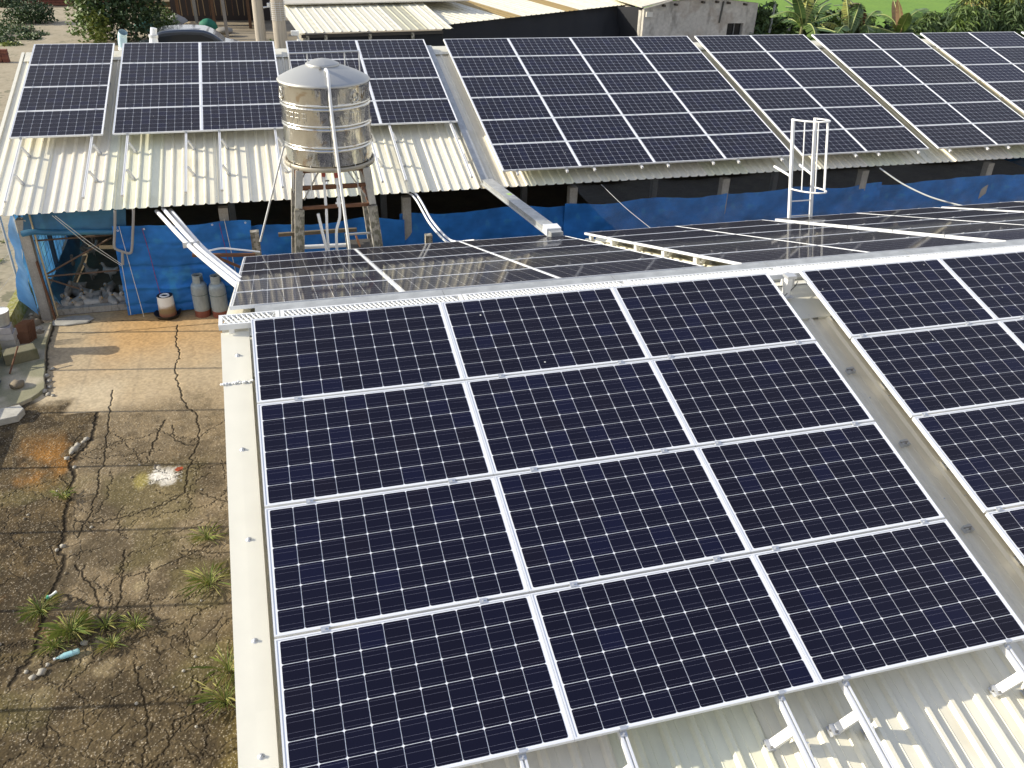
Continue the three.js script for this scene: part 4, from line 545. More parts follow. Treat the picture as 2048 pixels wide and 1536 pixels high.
// ---------------------------------------------------------------- white birds on the barn floor
function birdGeo(bones, res = 34, size = 0.42) {
  const mc = new MarchingCubes(res, new THREE.MeshBasicMaterial(), false, false, 20000); mc.isolation = 0; mc.reset ? mc.reset() : 0;
  const h = res / 2; for (let k = 0; k < res; k++) for (let j = 0; j < res; j++) for (let i = 0; i < res; i++) {
    const p = [(i - h) / h * size, (j - h) / h * size, (k - h) / h * size]; let d = 9;
    for (const [a, b, ra, rb] of bones) { const ab = [b[0] - a[0], b[1] - a[1], b[2] - a[2]], ap = [p[0] - a[0], p[1] - a[1], p[2] - a[2]]; const t = Math.max(0, Math.min(1, (ap[0] * ab[0] + ap[1] * ab[1] + ap[2] * ab[2]) / (ab[0] * ab[0] + ab[1] * ab[1] + ab[2] * ab[2]))); const q = Math.hypot(ap[0] - ab[0] * t, ap[1] - ab[1] * t, ap[2] - ab[2] * t) - lerp(ra, rb, t); const kk = 0.03, hh = Math.max(0, Math.min(1, 0.5 + 0.5 * (d - q) / kk)); d = lerp(d, q, hh) - kk * hh * (1 - hh); }
    mc.field[k * res * res + j * res + i] = -d;
  }
  mc.update(); const n = mc.count, g = new THREE.BufferGeometry(); g.setAttribute('position', new THREE.BufferAttribute(mc.positionArray.slice(0, n * 3), 3)); g.scale(size, size, size); g.computeVertexNormals();
  return metreUV(g);
}
{
  const sit = birdGeo([[[-0.09, 0, 0], [0.08, 0.01, 0], 0.085, 0.095], [[-0.09, 0.01, 0], [-0.2, 0.06, 0], 0.06, 0.02], [[0.1, 0.04, 0], [0.15, 0.13, 0.02], 0.05, 0.034], [[0.15, 0.13, 0.02], [0.17, 0.15, 0.02], 0.036, 0.034]]), stand = birdGeo([[[-0.08, 0.06, 0], [0.08, 0.09, 0], 0.08, 0.085], [[-0.09, 0.09, 0], [-0.2, 0.16, 0], 0.05, 0.02], [[0.09, 0.12, 0], [0.13, 0.25, 0], 0.046, 0.03], [[0.13, 0.25, 0], [0.15, 0.27, 0], 0.034, 0.032], [[-0.0, 0.02, 0.04], [0.0, -0.14, 0.04], 0.03, 0.012], [[-0.0, 0.02, -0.04], [0.0, -0.14, -0.04], 0.03, 0.012]]);
  const down = [M([0.62, 0.58, 0.52], 0.9, { map: dirtTex }), M([0.7, 0.67, 0.62], 0.9, { map: dirtTex }), M([0.52, 0.46, 0.4], 0.9, { map: dirtTex })], beakM = M([0.5, 0.28, 0.06], 0.6), beak = new B().cyl(V(0, 0, 0), V(0.05, -0.012, 0), 0.014, 0.005, 8).done(), eyeG = new THREE.SphereGeometry(0.006, 8, 6);
  const R = rng(909), spots = [[-4.0, -10.3], [-3.9, -10.06], [-3.77, -10.11], [-3.65, -10.15], [-3.95, -10.52], [-3.88, -10.72], [-3.48, -10.28], [-3.36, -10.38], [-3.23, -10.11], [-3.09, -10.13], [-2.91, -10.16], [-2.8, -10.32], [-3.66, -10.57], [-3.49, -10.53], [-2.78, -10.55], [-4.02, -10.02], [-3.55, -10.0], [-3.05, -10.33], [-3.33, -10.02], [-2.95, -9.99], [-2.74, -10.08]], far2 = [[-3.51, -11.4], [-3.15, -11.38], [-4.0, -11.91], [-3.86, -12.92], [-3.66, -12.79], [-3.8, -13.77], [-3.72, -10.95], [-3.1, -10.75]];
  const make = (x, z, st, label) => { const t = thing('farm_bird', label, 'bird', x, Y0 + (st ? 0.145 : 0.09), z, 'white birds on the barn floor'); t.rotation.y = R() * 6.28; const s = 0.8 + R() * 0.22; t.scale.setScalar(s); part('body', st ? stand : sit, down[Math.floor(R() * 3)], t); const h = st ? [0.165, 0.27, 0] : [0.19, 0.15, 0.02]; part('beak', beak, beakM, t, h[0], h[1], h[2]); part('eye', eyeG, mat.dark, t, h[0] - 0.005, h[1] + 0.012, h[2] + 0.027); part('eye', eyeG, mat.dark, t, h[0] - 0.005, h[1] + 0.012, h[2] - 0.027); };
  for (const [x, z] of spots) make(x, z, false, 'white bird resting in the huddle just inside the barn opening'); far2.forEach(([x, z], i) => make(x, z, i < 6, i < 6 ? 'white bird standing apart on the dark barn floor' : 'white bird resting behind the huddle on the barn floor'));
}
// ---------------------------------------------------------------- loose things in the yard
const grassM = [M([0.2, 0.24, 0.045], 0.8), M([0.34, 0.31, 0.1], 0.85), M([0.13, 0.18, 0.035], 0.8)];
function tuft(x, z, n, h, sp, label, seed, y = Y0) {
  const R = rng(seed), t = thing('grass_tuft', label, 'grass', x, y, z, 'grass tufts in the yard cracks');
  for (let m = 0; m < 3; m++) { const l = []; for (let k = 0; k < n / 3; k++) { const a = R() * 6.28, r = R() * sp * 0.35, lean = (0.25 + R() * 0.9) * sp, hh = h * (0.4 + 0.7 * R()), w = 0.0025 + R() * 0.0025; const bx = Math.cos(a) * r, bz = Math.sin(a) * r, dx = Math.cos(a), dz = Math.sin(a), px = -dz * w, pz = dx * w; const p1 = [bx + dx * lean * 0.35, hh * 0.7, bz + dz * lean * 0.35], p2 = [bx + dx * lean, hh, bz + dz * lean], p3 = [bx + dx * lean * 1.5, hh * (0.75 + 0.3 * R()), bz + dz * lean * 1.5]; l.push(bx - px, 0, bz - pz, bx + px, 0, bz + pz, p1[0] + px, p1[1], p1[2] + pz, bx - px, 0, bz - pz, p1[0] + px, p1[1], p1[2] + pz, p1[0] - px, p1[1], p1[2] - pz, p1[0] - px, p1[1], p1[2] - pz, p1[0] + px, p1[1], p1[2] + pz, p2[0], p2[1], p2[2], p1[0], p1[1], p1[2], p2[0] + px * 0.4, p2[1], p2[2] + pz * 0.4, p3[0], p3[1], p3[2]); } part('blades', new B().tri(l), grassM[m], t); }
}
tuft(-2.79, -1.4, 110, 0.12, 0.17, 'bushy grass tuft below the crumpled can', 1); tuft(-2.4, -0.95, 170, 0.17, 0.19, 'largest grass tuft beside the flattened blue bottle', 2); tuft(-2.55, -0.8, 70, 0.1, 0.16, 'small dark grass tuft touching the flattened blue bottle', 11); tuft(-2.05, -0.98, 50, 0.1, 0.12, 'thin grass tuft in a crack right of the largest tuft', 3); tuft(-1.73, -0.9, 60, 0.12, 0.12, 'lone grass tuft in the middle of the worn slab', 4); tuft(-0.95, -1.41, 70, 0.17, 0.22, 'spiky yellow grass tuft near the barn wall', 5); tuft(-1.0, -2.28, 60, 0.12, 0.16, 'sparse yellow tuft upslope of the spiky tuft', 6); tuft(-2.88, -3.6, 40, 0.12, 0.12, 'thin grass tuft in the widest crack', 7); tuft(-0.72, 0.02, 60, 0.18, 0.22, 'straggly grass at the foot of the barn wall', 8); tuft(-0.75, 0.42, 70, 0.16, 0.2, 'wispy grass further along the barn wall foot', 9); tuft(-1.95, -0.66, 50, 0.1, 0.14, 'small tuft at the crack end near the blue bottle', 10);
{
  const c = thing('crushed_can', 'crumpled white and green drink can on the cracked slab', 'can', -2.71, Y0 + 0.035, -1.62); c.rotation.set(0.2, 0.5, 0.1);
  const g = new THREE.CylinderGeometry(0.034, 0.032, 0.13, 18, 6); const p = g.attributes.position; for (let i = 0; i < p.count; i++) { const y = p.getY(i), s = 1 - 0.4 * Math.exp(-Math.pow(y / 0.03, 2)); p.setXYZ(i, p.getX(i) * s, y, p.getZ(i) * (s * 0.8)); } g.rotateZ(Math.PI / 2); g.computeVertexNormals(); part('can', g, M([0.74, 0.77, 0.74], 0.4), c); part('print', new B().cyl(V(-0.062, 0, 0), V(-0.03, 0, 0), 0.0345, 0.032, 16).done(), M([0.1, 0.45, 0.27], 0.45), c);
  const b = thing('crushed_bottle', 'flattened blue plastic bottle lying beside the largest grass tuft', 'bottle', -2.38, Y0 + 0.035, -0.62); b.rotation.y = 0.25;
  const bg = new THREE.LatheGeometry([[0, -0.11], [0.034, -0.11], [0.037, -0.09], [0.035, -0.02], [0.037, 0.04], [0.03, 0.08], [0.013, 0.11], [0.013, 0.13], [0, 0.13]].map((q) => new THREE.Vector2(...q)), 18); bg.rotateZ(Math.PI / 2); bg.scale(1, 0.7, 1); part('bottle', bg, MP([0.45, 0.72, 0.75], 0.25, { transmission: 0.4, thickness: 0 }), b); part('wrapper', new B().cyl(V(-0.05, 0, 0), V(0.04, 0, 0), 0.0385, 0.0385, 16).done().scale(1, 0.7, 1), M([0.3, 0.55, 0.6], 0.5), b); part('cap', new B().cyl(V(-0.15, 0, 0), V(-0.128, 0, 0), 0.015, 0.015, 12).done(), mat.white, b);
}
function stoneGeo(seed, r) { const g = new THREE.IcosahedronGeometry(r, 1); const p = g.attributes.position; for (let i = 0; i < p.count; i++) { const k = 0.7 + 0.6 * hash2(Math.round(p.getX(i) * 5e3), Math.round(p.getY(i) * 5e3 + p.getZ(i) * 9e3), seed); p.setXYZ(i, p.getX(i) * k, p.getY(i) * k * 0.6, p.getZ(i) * k); } return metreUV(clean(g)); }
{
  const pale = M([0.52, 0.49, 0.43], 0.95, { map: dirtTex }), brown = M([0.3, 0.25, 0.18], 0.95, { map: dirtTex }), R = rng(44), geos = [1, 2, 3, 4].map((s) => stoneGeo(s, 0.05));
  const st = (x, z, s, m, label) => { const o = part('stone', geos[Math.floor(R() * 4)], m, null, x, Y0 + 0.015 * s, z); o.rotation.y = R() * 6; o.scale.setScalar(s); tag(o, label, 'stone', 'loose stones along the widest crack'); };
  for (const [x, z, s] of [[-2.93, -4.82, 1.2], [-2.9, -4.93, 1.0], [-2.96, -4.74, 0.7], [-2.8, -5.06, 0.9], [-2.84, -5.0, 0.6], [-3.0, -4.6, 0.8], [-2.86, -4.35, 0.6], [-2.88, -3.72, 0.5], [-2.74, -2.56, 0.7], [-2.8, -2.5, 0.5]]) st(x, z, s, pale, 'pale broken concrete lump beside the widest crack');
  for (const [x, z, s] of [[-2.62, -0.45, 0.9], [-2.7, -0.4, 0.7], [-2.58, -0.55, 0.5], [-2.78, -0.5, 0.5], [-2.25, -0.78, 0.8]]) st(x, z, s, pale, 'pale rubble lump near the flattened blue bottle');
  for (const [x, z, s] of [[-3.72, -7.25, 1.1], [-3.64, -7.05, 0.9], [-3.6, -6.85, 0.8], [-3.66, -6.72, 1.1], [-3.58, -6.6, 0.8], [-3.66, -7.5, 0.9], [-3.5, -6.55, 0.6]]) st(x, z, s, pale, 'pale rubble piece along the side slab edge');
  for (let k = 0; k < 26; k++) st(-3.4 + R() * 2.7, -4.6 + R() * 5.6, 0.22 + R() * 0.22, R() < 0.6 ? pale : brown, 'tiny loose pebble on the worn slab');
  const ch = new THREE.Shape([[-0.3, -0.12], [-0.05, -0.2], [0.2, -0.17], [0.28, 0.02], [0.22, 0.16], [-0.1, 0.13], [-0.3, 0.18]].map((p) => new THREE.Vector2(...p))); const cg = new THREE.ExtrudeGeometry(ch, { depth: 0.09, bevelEnabled: true, bevelSize: 0.012, bevelThickness: 0.012, bevelSegments: 2 }); cg.rotateX(-Math.PI / 2); const co = part('slab_piece', metreUV(clean(cg)), M([0.62, 0.6, 0.54], 0.9, { map: dirtTex }), null, -4.1, Y0 + 0.012, -5.98); tag(co, 'broken pale concrete slab piece beside the side slab', 'slab'); co.rotation.y = 0.15;
  tag(part('rock', stoneGeo(9, 0.11), brown, null, -4.07, Y0 + 0.11, -6.88), 'small round rock alone on the side slab', 'rock');
  const bl = part('concrete_block', (() => { const s = new THREE.Shape([[-0.24, -0.12], [0.24, -0.12], [0.24, 0.12], [-0.24, 0.12]].map((p) => new THREE.Vector2(...p))); const g = new THREE.ExtrudeGeometry(s, { depth: 0.17, bevelEnabled: true, bevelSize: 0.02, bevelThickness: 0.02, bevelSegments: 2 }); g.rotateX(-Math.PI / 2); return metreUV(clean(g)); })(), M([0.42, 0.44, 0.36], 0.95, { map: sideTex }), null, -4.2, Y0 + 0.075, -7.88); bl.rotation.y = 0.35; tag(bl, 'grey green concrete block lying in front of the bucket pile', 'block');
  const pile = thing('block_pile', 'stacked pale blocks with a dented white bucket on top', 'pile', -4.52, Y0 + 0.05, -8.35); for (let k = 0; k < 4; k++) part('block', new B().box(0.36 - 0.02 * (k % 2), 0.115, 0.26, 0.01 * (k % 3), 0.06 + k * 0.12, 0.01 * k, 0, 0.1 * (k % 2), 0).done(), M([0.6 - 0.03 * k, 0.58 - 0.03 * k, 0.52], 0.9, { map: dirtTex }), pile);
  const bk = thing('bucket', 'dented white metal bucket standing on the block pile', 'bucket', -4.5, Y0 + 0.535, -8.36); part('shell', new B().lathe([[0, 0.0], [0.13, 0.0], [0.17, 0.26], [0.178, 0.262], [0.172, 0.25], [0.135, 0.012]], 24).done(), M([0.62, 0.64, 0.65], 0.4, { metalness: 0.4, map: dirtTex }), bk); part('lid', new B().lathe([[0, 0.245], [0.165, 0.25]], 24).done(), mat.white, bk);
  const cr = thing('roof_tile_stack', 'rusty brown ribbed tiles leaning behind the block pile', 'tiles', -4.28, Y0 + 0.05, -8.5); for (let k = 0; k < 5; k++) { const o = part('tile', new B().box(0.2, 0.36, 0.015, 0, 0.18, 0).box(0.2, 0.025, 0.025, 0, 0.08, 0).box(0.2, 0.025, 0.025, 0, 0.22, 0).done(), mat.rust, cr, 0.02 * k, 0, -0.045 * k); o.rotation.x = -0.35; }
  const rubble = [[-4.2, -9.3, 1.6], [-4.33, -9.5, 1.3], [-4.14, -9.1, 1.1], [-4.36, -9.2, 1.5], [-4.26, -9.7, 1.4], [-4.1, -8.95, 1.3], [-4.4, -9.8, 1.0], [-4.25, -9.95, 1.2], [-4.42, -9.45, 1.2], [-4.18, -8.8, 0.9]]; for (const [x, z, s] of rubble) { const o = part('rubble', geos[Math.floor(R() * 4)], R() < 0.7 ? brown : pale, null, x, Y0 + 0.05 * s * 0.8, z); o.rotation.set(R(), R() * 6, R()); o.scale.setScalar(s * 1.3); tag(o, 'broken rubble lump between kerb wall and corner post', 'rubble', 'rubble by the corner post'); }
  const gr = part('cement_patch', (() => { const s = new THREE.Shape([[-0.36, -0.1], [-0.1, -0.16], [0.25, -0.12], [0.34, 0.02], [0.26, 0.14], [-0.02, 0.18], [-0.3, 0.12]].map((p) => new THREE.Vector2(...p))); const g = new THREE.ExtrudeGeometry(s, { depth: 0.012, bevelEnabled: true, bevelSize: 0.03, bevelThickness: 0.012, bevelSegments: 2 }); g.rotateX(-Math.PI / 2); return metreUV(clean(g)); })(), M([0.5, 0.49, 0.46], 0.95, { map: dirtTex }), null, -3.62, Y0 + 0.012, -9.42); tag(gr, 'pale grey cement patch at the barn opening', 'patch');
  tag(mesh('iron_bar', new B().cyl(V(-4.28, Y0 + 0.08, -7.35), V(-4.16, Y0 + 0.38, -7.75), 0.014, 0.014, 8).done(), mat.rust), 'rusty iron bar leaning on the concrete block', 'bar');
  const cra = thing('plastic_crate', 'dark slatted plastic crate at the side slab', 'crate', -4.52, Y0 + 0.05, -6.95); part('base', new B().box(0.3, 0.02, 0.4, 0, 0.01, 0).done(), M([0.05, 0.06, 0.07], 0.6), cra); for (let k = 0; k < 7; k++) part('slat', new B().box(0.3, 0.02, 0.03, 0, 0.06, -0.17 + k * 0.057).done(), M([0.24, 0.26, 0.28], 0.6), cra);
}
// fence on the bank: galvanised posts with wire
{
  const pg = new B().cyl(V(0, 0, 0), V(0, 1.85, 0), 0.022, 0.022, 10).done(), cg = new B().lathe([[0.025, 0], [0.025, 0.02], [0, 0.035]], 10).done();
  const zs = [0.95, -0.42, -1.86, -3.29, -4.77, -6.3, -7.72, -9.2, -10.75, -12.2]; zs.forEach((z, k) => { const t = thing('fence_post', `slim grey fence post on the sandy bank, ${ORD[k]} along the kerb`, 'post', z < -9.5 ? -4.74 : -4.95, Y0 + 0.33, z, 'fence posts on the bank'); part('tube', pg, mat.galv, t); part('cap', cg, mat.galv, t, 0, 1.85, 0); });
  const w = new B(); for (const y of [0.15, 0.55, 0.95, 1.35, 1.75]) w.cyl(V(-4.95, Y0 + 0.33 + y, 1.0), V(-4.95, Y0 + 0.33 + y, -9.2), 0.0018, 0.0018, 4).cyl(V(-4.95, Y0 + 0.33 + y, -9.2), V(-4.74, Y0 + 0.33 + y, -12.2), 0.0018, 0.0018, 4); tag(mesh('fence_wire', w, mat.galv), 'thin wires strung between the slim fence posts', 'wire');
  for (let k = 0; k < 16; k++) { const R = rng(500 + k); tuft(-5.0 - R() * 1.4, -8.4 - R() * 5, 30, 0.06, 0.1, 'low green weed clump on the sandy bank', 600 + k, Y0 + 0.33); }
}
// ---------------------------------------------------------------- behind the far barn
// concrete poles
{
  const pm = M([0.95, 0.9, 0.85], 0.9, { map: scaled(concTex, 0.5, 0.3) });
  [[0.52, -23.4, 0.17, 'slimmer round concrete pole behind the far ridge'], [1.12, -23.2, 0.215, 'thicker round concrete pole with wire wrapped round it']].forEach(([x, z, r, l], k) => {
    const t = thing('concrete_pole', l, 'pole', x, Y0, z, 'concrete poles behind the far barn'); part('shaft', new B().cyl(V(0, 0, 0), V(0, 7.5, 0), r * 1.08, r * 0.85, 24).done(), pm, t);
    if (k) { const w = new B(); for (let i = 0; i < 9; i++) w.add(new THREE.TorusGeometry(r + 0.012, 0.006, 5, 28), new THREE.Matrix4().makeRotationX(Math.PI / 2).setPosition(0, 3.62 + i * 0.06, 0)); for (let i = 0; i < 10; i++) { const a = i * 0.63; w.cyl(V(Math.cos(a) * (r + 0.012), 3.58, Math.sin(a) * (r + 0.012)), V(Math.cos(a) * (r + 0.012), 4.15, Math.sin(a) * (r + 0.012)), 0.005, 0.005, 4); } part('wire_wrap', w, mat.galv, t);  }
    else part('insulator', new B().cyl(V(0.17, 3.95, 0.1), V(0.4, 3.98, 0.12), 0.03, 0.02, 8).box(0.1, 0.12, 0.1, 0.34, 4.02, 0.12).done(), mat.galv, t);
  });
  const cam = thing('security_camera', 'small white box camera on a stub at the cream shed corner', 'camera', 1.6, -0.95, -23.6); part('housing', new B().box(0.24, 0.13, 0.16, 0, 0, 0).done(), mat.white, cam); part('bracket', new B().cyl(V(0.06, -0.05, 0), V(0.1, -0.2, 0), 0.025, 0.025, 8).done(), mat.galv, cam); part('pipe', new B().cyl(V(0.1, -0.2, 0), V(0.14, -1.2, 0), 0.06, 0.06, 12).done(), mat.pvc, cam);
}
// cream roofed shed: two roofs, dark net walls
{
  const S = thing('shed', 'low shed with cream ribbed roof and black net wall behind the barn', 'shed', 1.72, Y0, -23.84);
  const sheets = (x0, n, y, z, L, ry, rx, mats) => { const g = new THREE.Group(); g.name = 'roof'; S.add(g); g.position.set(x0, y, z); g.rotation.set(0, ry, 0); const gg = sheetGeo(3, L); gg.scale(1.5, 0.8, 1); gg.translate(0, 0, -L); for (let k = 0; k < n; k++) { const o = part('roof_sheet', gg, mats(k), g, k * 0.9, (k % 2) * 0.003, 0); o.rotation.x = rx; } return g; };
  const old = [M([0.8, 0.76, 0.6], 0.5, { map: sheetTex }), M([0.76, 0.72, 0.58], 0.5, { map: sheetTex }), M([0.5, 0.48, 0.36], 0.6, { map: sheetTex }), M([0.34, 0.24, 0.09], 0.7, { map: sheetTex })];
  sheets(0, 6, 3.1, 0, 3.6, 0.137, 8.2 * D2R, (k) => k === 4 || k === 5 ? (k === 4 ? old[2] : old[0]) : old[k % 2]);
  sheets(4.9, 13, 3.12, -1.35, 4.6, 0.56, 6 * D2R, (k) => k === 4 || k === 8 ? old[3] : old[k % 2]);
  const upper = part('upper_roof', new B().box(7, 0.04, 5, 0, 0, -2.5).done(), M([0.52, 0.49, 0.42], 0.7, { map: sheetTex }), S, 3.2, 3.66, -3.5); upper.rotation.set(0.02, 0.137, 0);
  const net = M([0.012, 0.013, 0.016], 0.9);
  part('net_wall', sheet([0.15, 3.02, -0.25], [5.0, 3.0, -0.95], [0.15, 0.05, -0.25], [5.0, 0.05, -0.95], 20, 10, 0.08, 410), net, S);
  part('net_wall', sheet([5.1, 3.1, -1.6], [15.2, 3.1, -8.0], [5.1, 0.05, -1.6], [14.6, 0.05, -6.0], 40, 10, 0.15, 420), net, S); part('net_wall', sheet([14.0, 3.1, -7.0], [14.6, 3.25, -5.5], [14.0, 0.05, -7.0], [14.5, 0.05, -5.4], 8, 10, 0.04, 425), net, S);
  part('eave_beam', new B().bar(V(0.1, 2.98, -0.2), V(5.0, 2.98, -0.87), 0.08, 0.1).done(), M([0.05, 0.045, 0.04], 0.9), S);
  for (const x of [0.3, 0.9, 2.4, 3.9]) part('post', new B().box(0.1, 3.0, 0.1, x, 1.5, -0.18 - x * 0.138).done(), concOld, S);
  part('gable_wall', new B().box(0.08, 3.0, 3.4, 0.2, 1.5, -1.9).done(), concOld, S);
}
// plastered hut
const plasterTex = tex(512, 512, (u, v) => { const a = fbm(u * 7, v * 7, 5, 141, 7), d = fbm(u * 14, v * 4, 5, 143, 0), b = fbm(u * 50, v * 50, 3, 145, 50); let c = mix3([0.4, 0.38, 0.34], [0.52, 0.49, 0.44], a); c = mix3(c, [0.16, 0.15, 0.13], sstep(0.52, 0.78, d) * 0.7); c = mix3(c, [0.3, 0.25, 0.2], sstep(0.55, 0.7, fbm(u * 5 + 7, v * 5, 4, 147, 5)) * 0.5); const s = 0.8 + 0.4 * b; return S2([c[0] * s, c[1] * s, c[2] * s]); });
{
  const H = thing('hut', 'weathered grey plastered hut with small dark window', 'hut', 18.9, Y0, -29), pm = M([1, 1, 1], 0.95, { map: scaled(plasterTex, 0.22, 0.22), bumpMap: scaled(plasterTex, 0.22, 0.22), bumpScale: 0.03 });
  const w = new THREE.Shape([[-2.7, 0], [2.55, 0], [2.6, 3.42], [0.4, 3.62], [-1.6, 3.5], [-2.72, 3.2]].map((p) => new THREE.Vector2(...p))); const hole = new THREE.Path([[1.25, 2.12], [1.25, 2.62], [2.02, 2.62], [2.02, 2.12]].map((p) => new THREE.Vector2(...p))); w.holes.push(hole);
  const g = new THREE.ExtrudeGeometry(w, { depth: 0.2, bevelEnabled: false }); part('wall', metreUV(clean(g)), pm, H, 0, 0, -0.2); part('wall', new B().box(0.2, 3.2, 4, 2.5, 1.6, -2.3).done(), pm, H); part('wall', new B().box(0.2, 3.1, 4, -2.6, 1.55, -2.3).done(), pm, H);
  const win = part('window', new B().box(0.8, 0.05, 0.1, 1.635, 2.1, -0.1).box(0.05, 0.5, 0.06, 1.28, 2.37, -0.12).box(0.05, 0.5, 0.06, 1.99, 2.37, -0.12).box(0.03, 0.5, 0.04, 1.64, 2.37, -0.12).done(), M([0.2, 0.2, 0.19], 0.7), H); part('pane', new B().box(0.7, 0.5, 0.012, 1.635, 2.37, -0.16).done(), M([0.01, 0.012, 0.014], 0.15), win);
  part('roof', new B().bar(V(-2.85, 3.24, 0.25), V(-1.6, 3.56, 0.25), 0.04, 0.04).box(1.5, 0.05, 4.6, -2.2, 3.46, -2.1, 0, 0, 0.22).box(4.4, 0.05, 4.6, 0.68, 3.66, -2.1, 0, 0, -0.03).done(), M([0.6, 0.56, 0.48], 0.7, { map: sheetTex }), H);
  for (const x of [-1.9, -1.35, -0.1, 0.55, 1.1, 1.9]) part('rafter_end', new B().box(0.09, 0.08, 0.25, x, 3.5 - Math.abs(x - 0.3) * 0.07, 0.1).done(), M([0.06, 0.05, 0.04], 0.9), H);
  part('drain_pipe', new B().cyl(V(0.82, 2.65, 0.03), V(0.9, 3.5, 0.03), 0.04, 0.04, 8).done(), M([0.07, 0.07, 0.06], 0.8), H); part('meter_box', new B().box(0.28, 0.2, 0.1, -2.5, 3.0, 0.05).done(), M([0.6, 0.58, 0.52], 0.7), H);
  tag(mesh('plank', new B().bar(V(21.9, -3.9, -28.6), V(22.25, -0.7, -28.9), 0.1, 0.06).done(), M([0.32, 0.33, 0.33], 0.8)), 'grey plank leaning at the hut corner among leaves', 'plank', 'planks by the hut'); tag(mesh('plank', new B().bar(V(22.6, -3.9, -28.4), V(22.95, -1.25, -28.5), 0.12, 0.05).done(), M([0.3, 0.31, 0.31], 0.8)), 'short grey plank standing beside the banana stems', 'plank', 'planks by the hut');
}
// foliage -----------------------------------------------------------------
function leaves(n, cx, cy, cz, rx, ry, rz, size, seed, shell = 0.5, droop = 0, slim = 0.27) {
  const R = rng(seed), l = []; for (let k = 0; k < n; k++) {
    const u = R() * 2 - 1, a = R() * 6.283, s = Math.sqrt(1 - u * u), r = Math.pow(R(), shell) * (0.82 + 0.3 * fbm(u * 3 + 5, a * 1.5, 2, seed)); const p = V(cx + s * Math.cos(a) * rx * r, cy + u * ry * r, cz + s * Math.sin(a) * rz * r);
    const d = V(R() - 0.5, R() * 0.7 - 0.25 - droop, R() - 0.5).normalize(), w = new THREE.Vector3().crossVectors(d, V(R() - 0.5, R() - 0.5, R() - 0.5)).normalize(), L = size * (0.6 + 0.8 * R()), q = w.multiplyScalar(L * slim), m = p.clone().addScaledVector(d, L * 0.5), e = p.clone().addScaledVector(d, L);
    e.y -= L * 0.15; const a1 = m.clone().add(q), b1 = m.clone().sub(q); l.push(p.x, p.y, p.z, a1.x, a1.y, a1.z, e.x, e.y, e.z, p.x, p.y, p.z, e.x, e.y, e.z, b1.x, b1.y, b1.z);
  } return new B().tri(l).done();
}
const leafM = [MP([0.055, 0.1, 0.02], 0.6, { transmission: 0.2, thickness: 0 }), MP([0.1, 0.16, 0.025], 0.6, { transmission: 0.25, thickness: 0 }), MP([0.03, 0.06, 0.018], 0.65), MP([0.2, 0.24, 0.04], 0.6, { transmission: 0.3, thickness: 0 }), MP([0.24, 0.17, 0.06], 0.8)];
const bark = M([0.14, 0.1, 0.07], 0.95, { map: dirtTex });
function bush(name, label, cat, x, y, z, clumps, size, seed, group, mats = [0, 1, 2], stemH = 0, slim = 0.27, dense = 1) {
  const t = thing(name, label, cat, x, y, z, group), R = rng(seed);
  const tr = new B(); if (stemH) tr.cyl(V(0, 0, 0), V(0.05, stemH, 0), 0.12, 0.07, 10); clumps.slice(0, 6).forEach((c) => tr.cyl(V(0.02, stemH * 0.6, 0), V(c[0] * 0.8, c[1], c[2] * 0.8), 0.05, 0.015, 6)); part(stemH ? 'trunk' : 'stem', tr, bark, t);
  clumps.forEach((c, k) => part('crown', leaves(Math.round((c[6] || 420) * dense), c[0], c[1], c[2], c[3], c[4], c[5], size, seed + k * 13, 0.42, slim < 0.2 ? 0.45 : 0.1, slim), leafM[mats[k % mats.length]], t));
  return t;
}
bush('tree', 'dense leafy tree with hanging light green sprays behind the barn', 'tree', -6.0, Y0, -42.5, [[0, 1.8, 0, 2.2, 1.9, 1.6, 3200], [-1.3, 1.5, 0.7, 1.1, 1.5, 0.9, 900], [0.9, 2.4, 0.2, 1.4, 1.5, 1.2, 900], [0.3, 3.6, 0, 1.8, 1.3, 1.5, 1000], [-1.6, 2.9, 0.6, 0.8, 0.9, 0.8, 500], [-0.9, 1.1, 1.2, 0.5, 0.9, 0.4, 350], [1.7, 3.2, -0.4, 1.2, 1.2, 1.0, 700]], 0.22, 700, null, [2, 1, 2, 0, 1, 3, 2], 2.2);
bush('shrub', 'rounded dark shrub with white flowers by the dirt path', 'shrub', -11.4, Y0, -49.2, [[0, 0.75, 0, 1.35, 0.85, 1.0, 1300], [-0.6, 0.6, 0.4, 0.9, 0.6, 0.8, 500], [0.6, 0.9, 0.2, 0.7, 0.6, 0.6, 500]], 0.16, 720, 'shrubs by the path', [2, 0, 2]);
bush('shrub', 'dark shrub at the far end of the path by the red wall', 'shrub', -14.4, Y0, -57, [[0, 0.9, 0, 1.2, 0.9, 1, 700], [0.5, 0.7, 0.2, 0.9, 0.7, 0.8, 500]], 0.18, 725, 'shrubs by the path', [2, 2]);
[[-12.6, -44.5, 1.3, 0.5], [-11.5, -45.6, 1.2, 0.45], [-12.9, -46.8, 1.1, 0.5], [-10.6, -43.3, 0.8, 0.35], [-11.9, -42.6, 1.0, 0.4], [-12.4, -40.4, 0.9, 0.35], [-11.0, -41.4, 0.6, 0.3], [-10.3, -44.6, 0.6, 0.28]].forEach(([x, z, r, h], k) => bush('ground_shrub', ['low spreading green shrub beside the dirt path', 'low yellowish shrub near the brick stack'][k > 4 && k < 7 ? 1 : 0], 'shrub', x, Y0, z, [[0, h * 0.7, 0, r, h, r, 650], [r * 0.4, h * 0.8, r * 0.3, r * 0.6, h * 0.7, r * 0.5, 260]], 0.15, 740 + k * 5, 'low shrubs beside the path', k > 4 && k < 7 ? [3, 0] : [0, 2]));
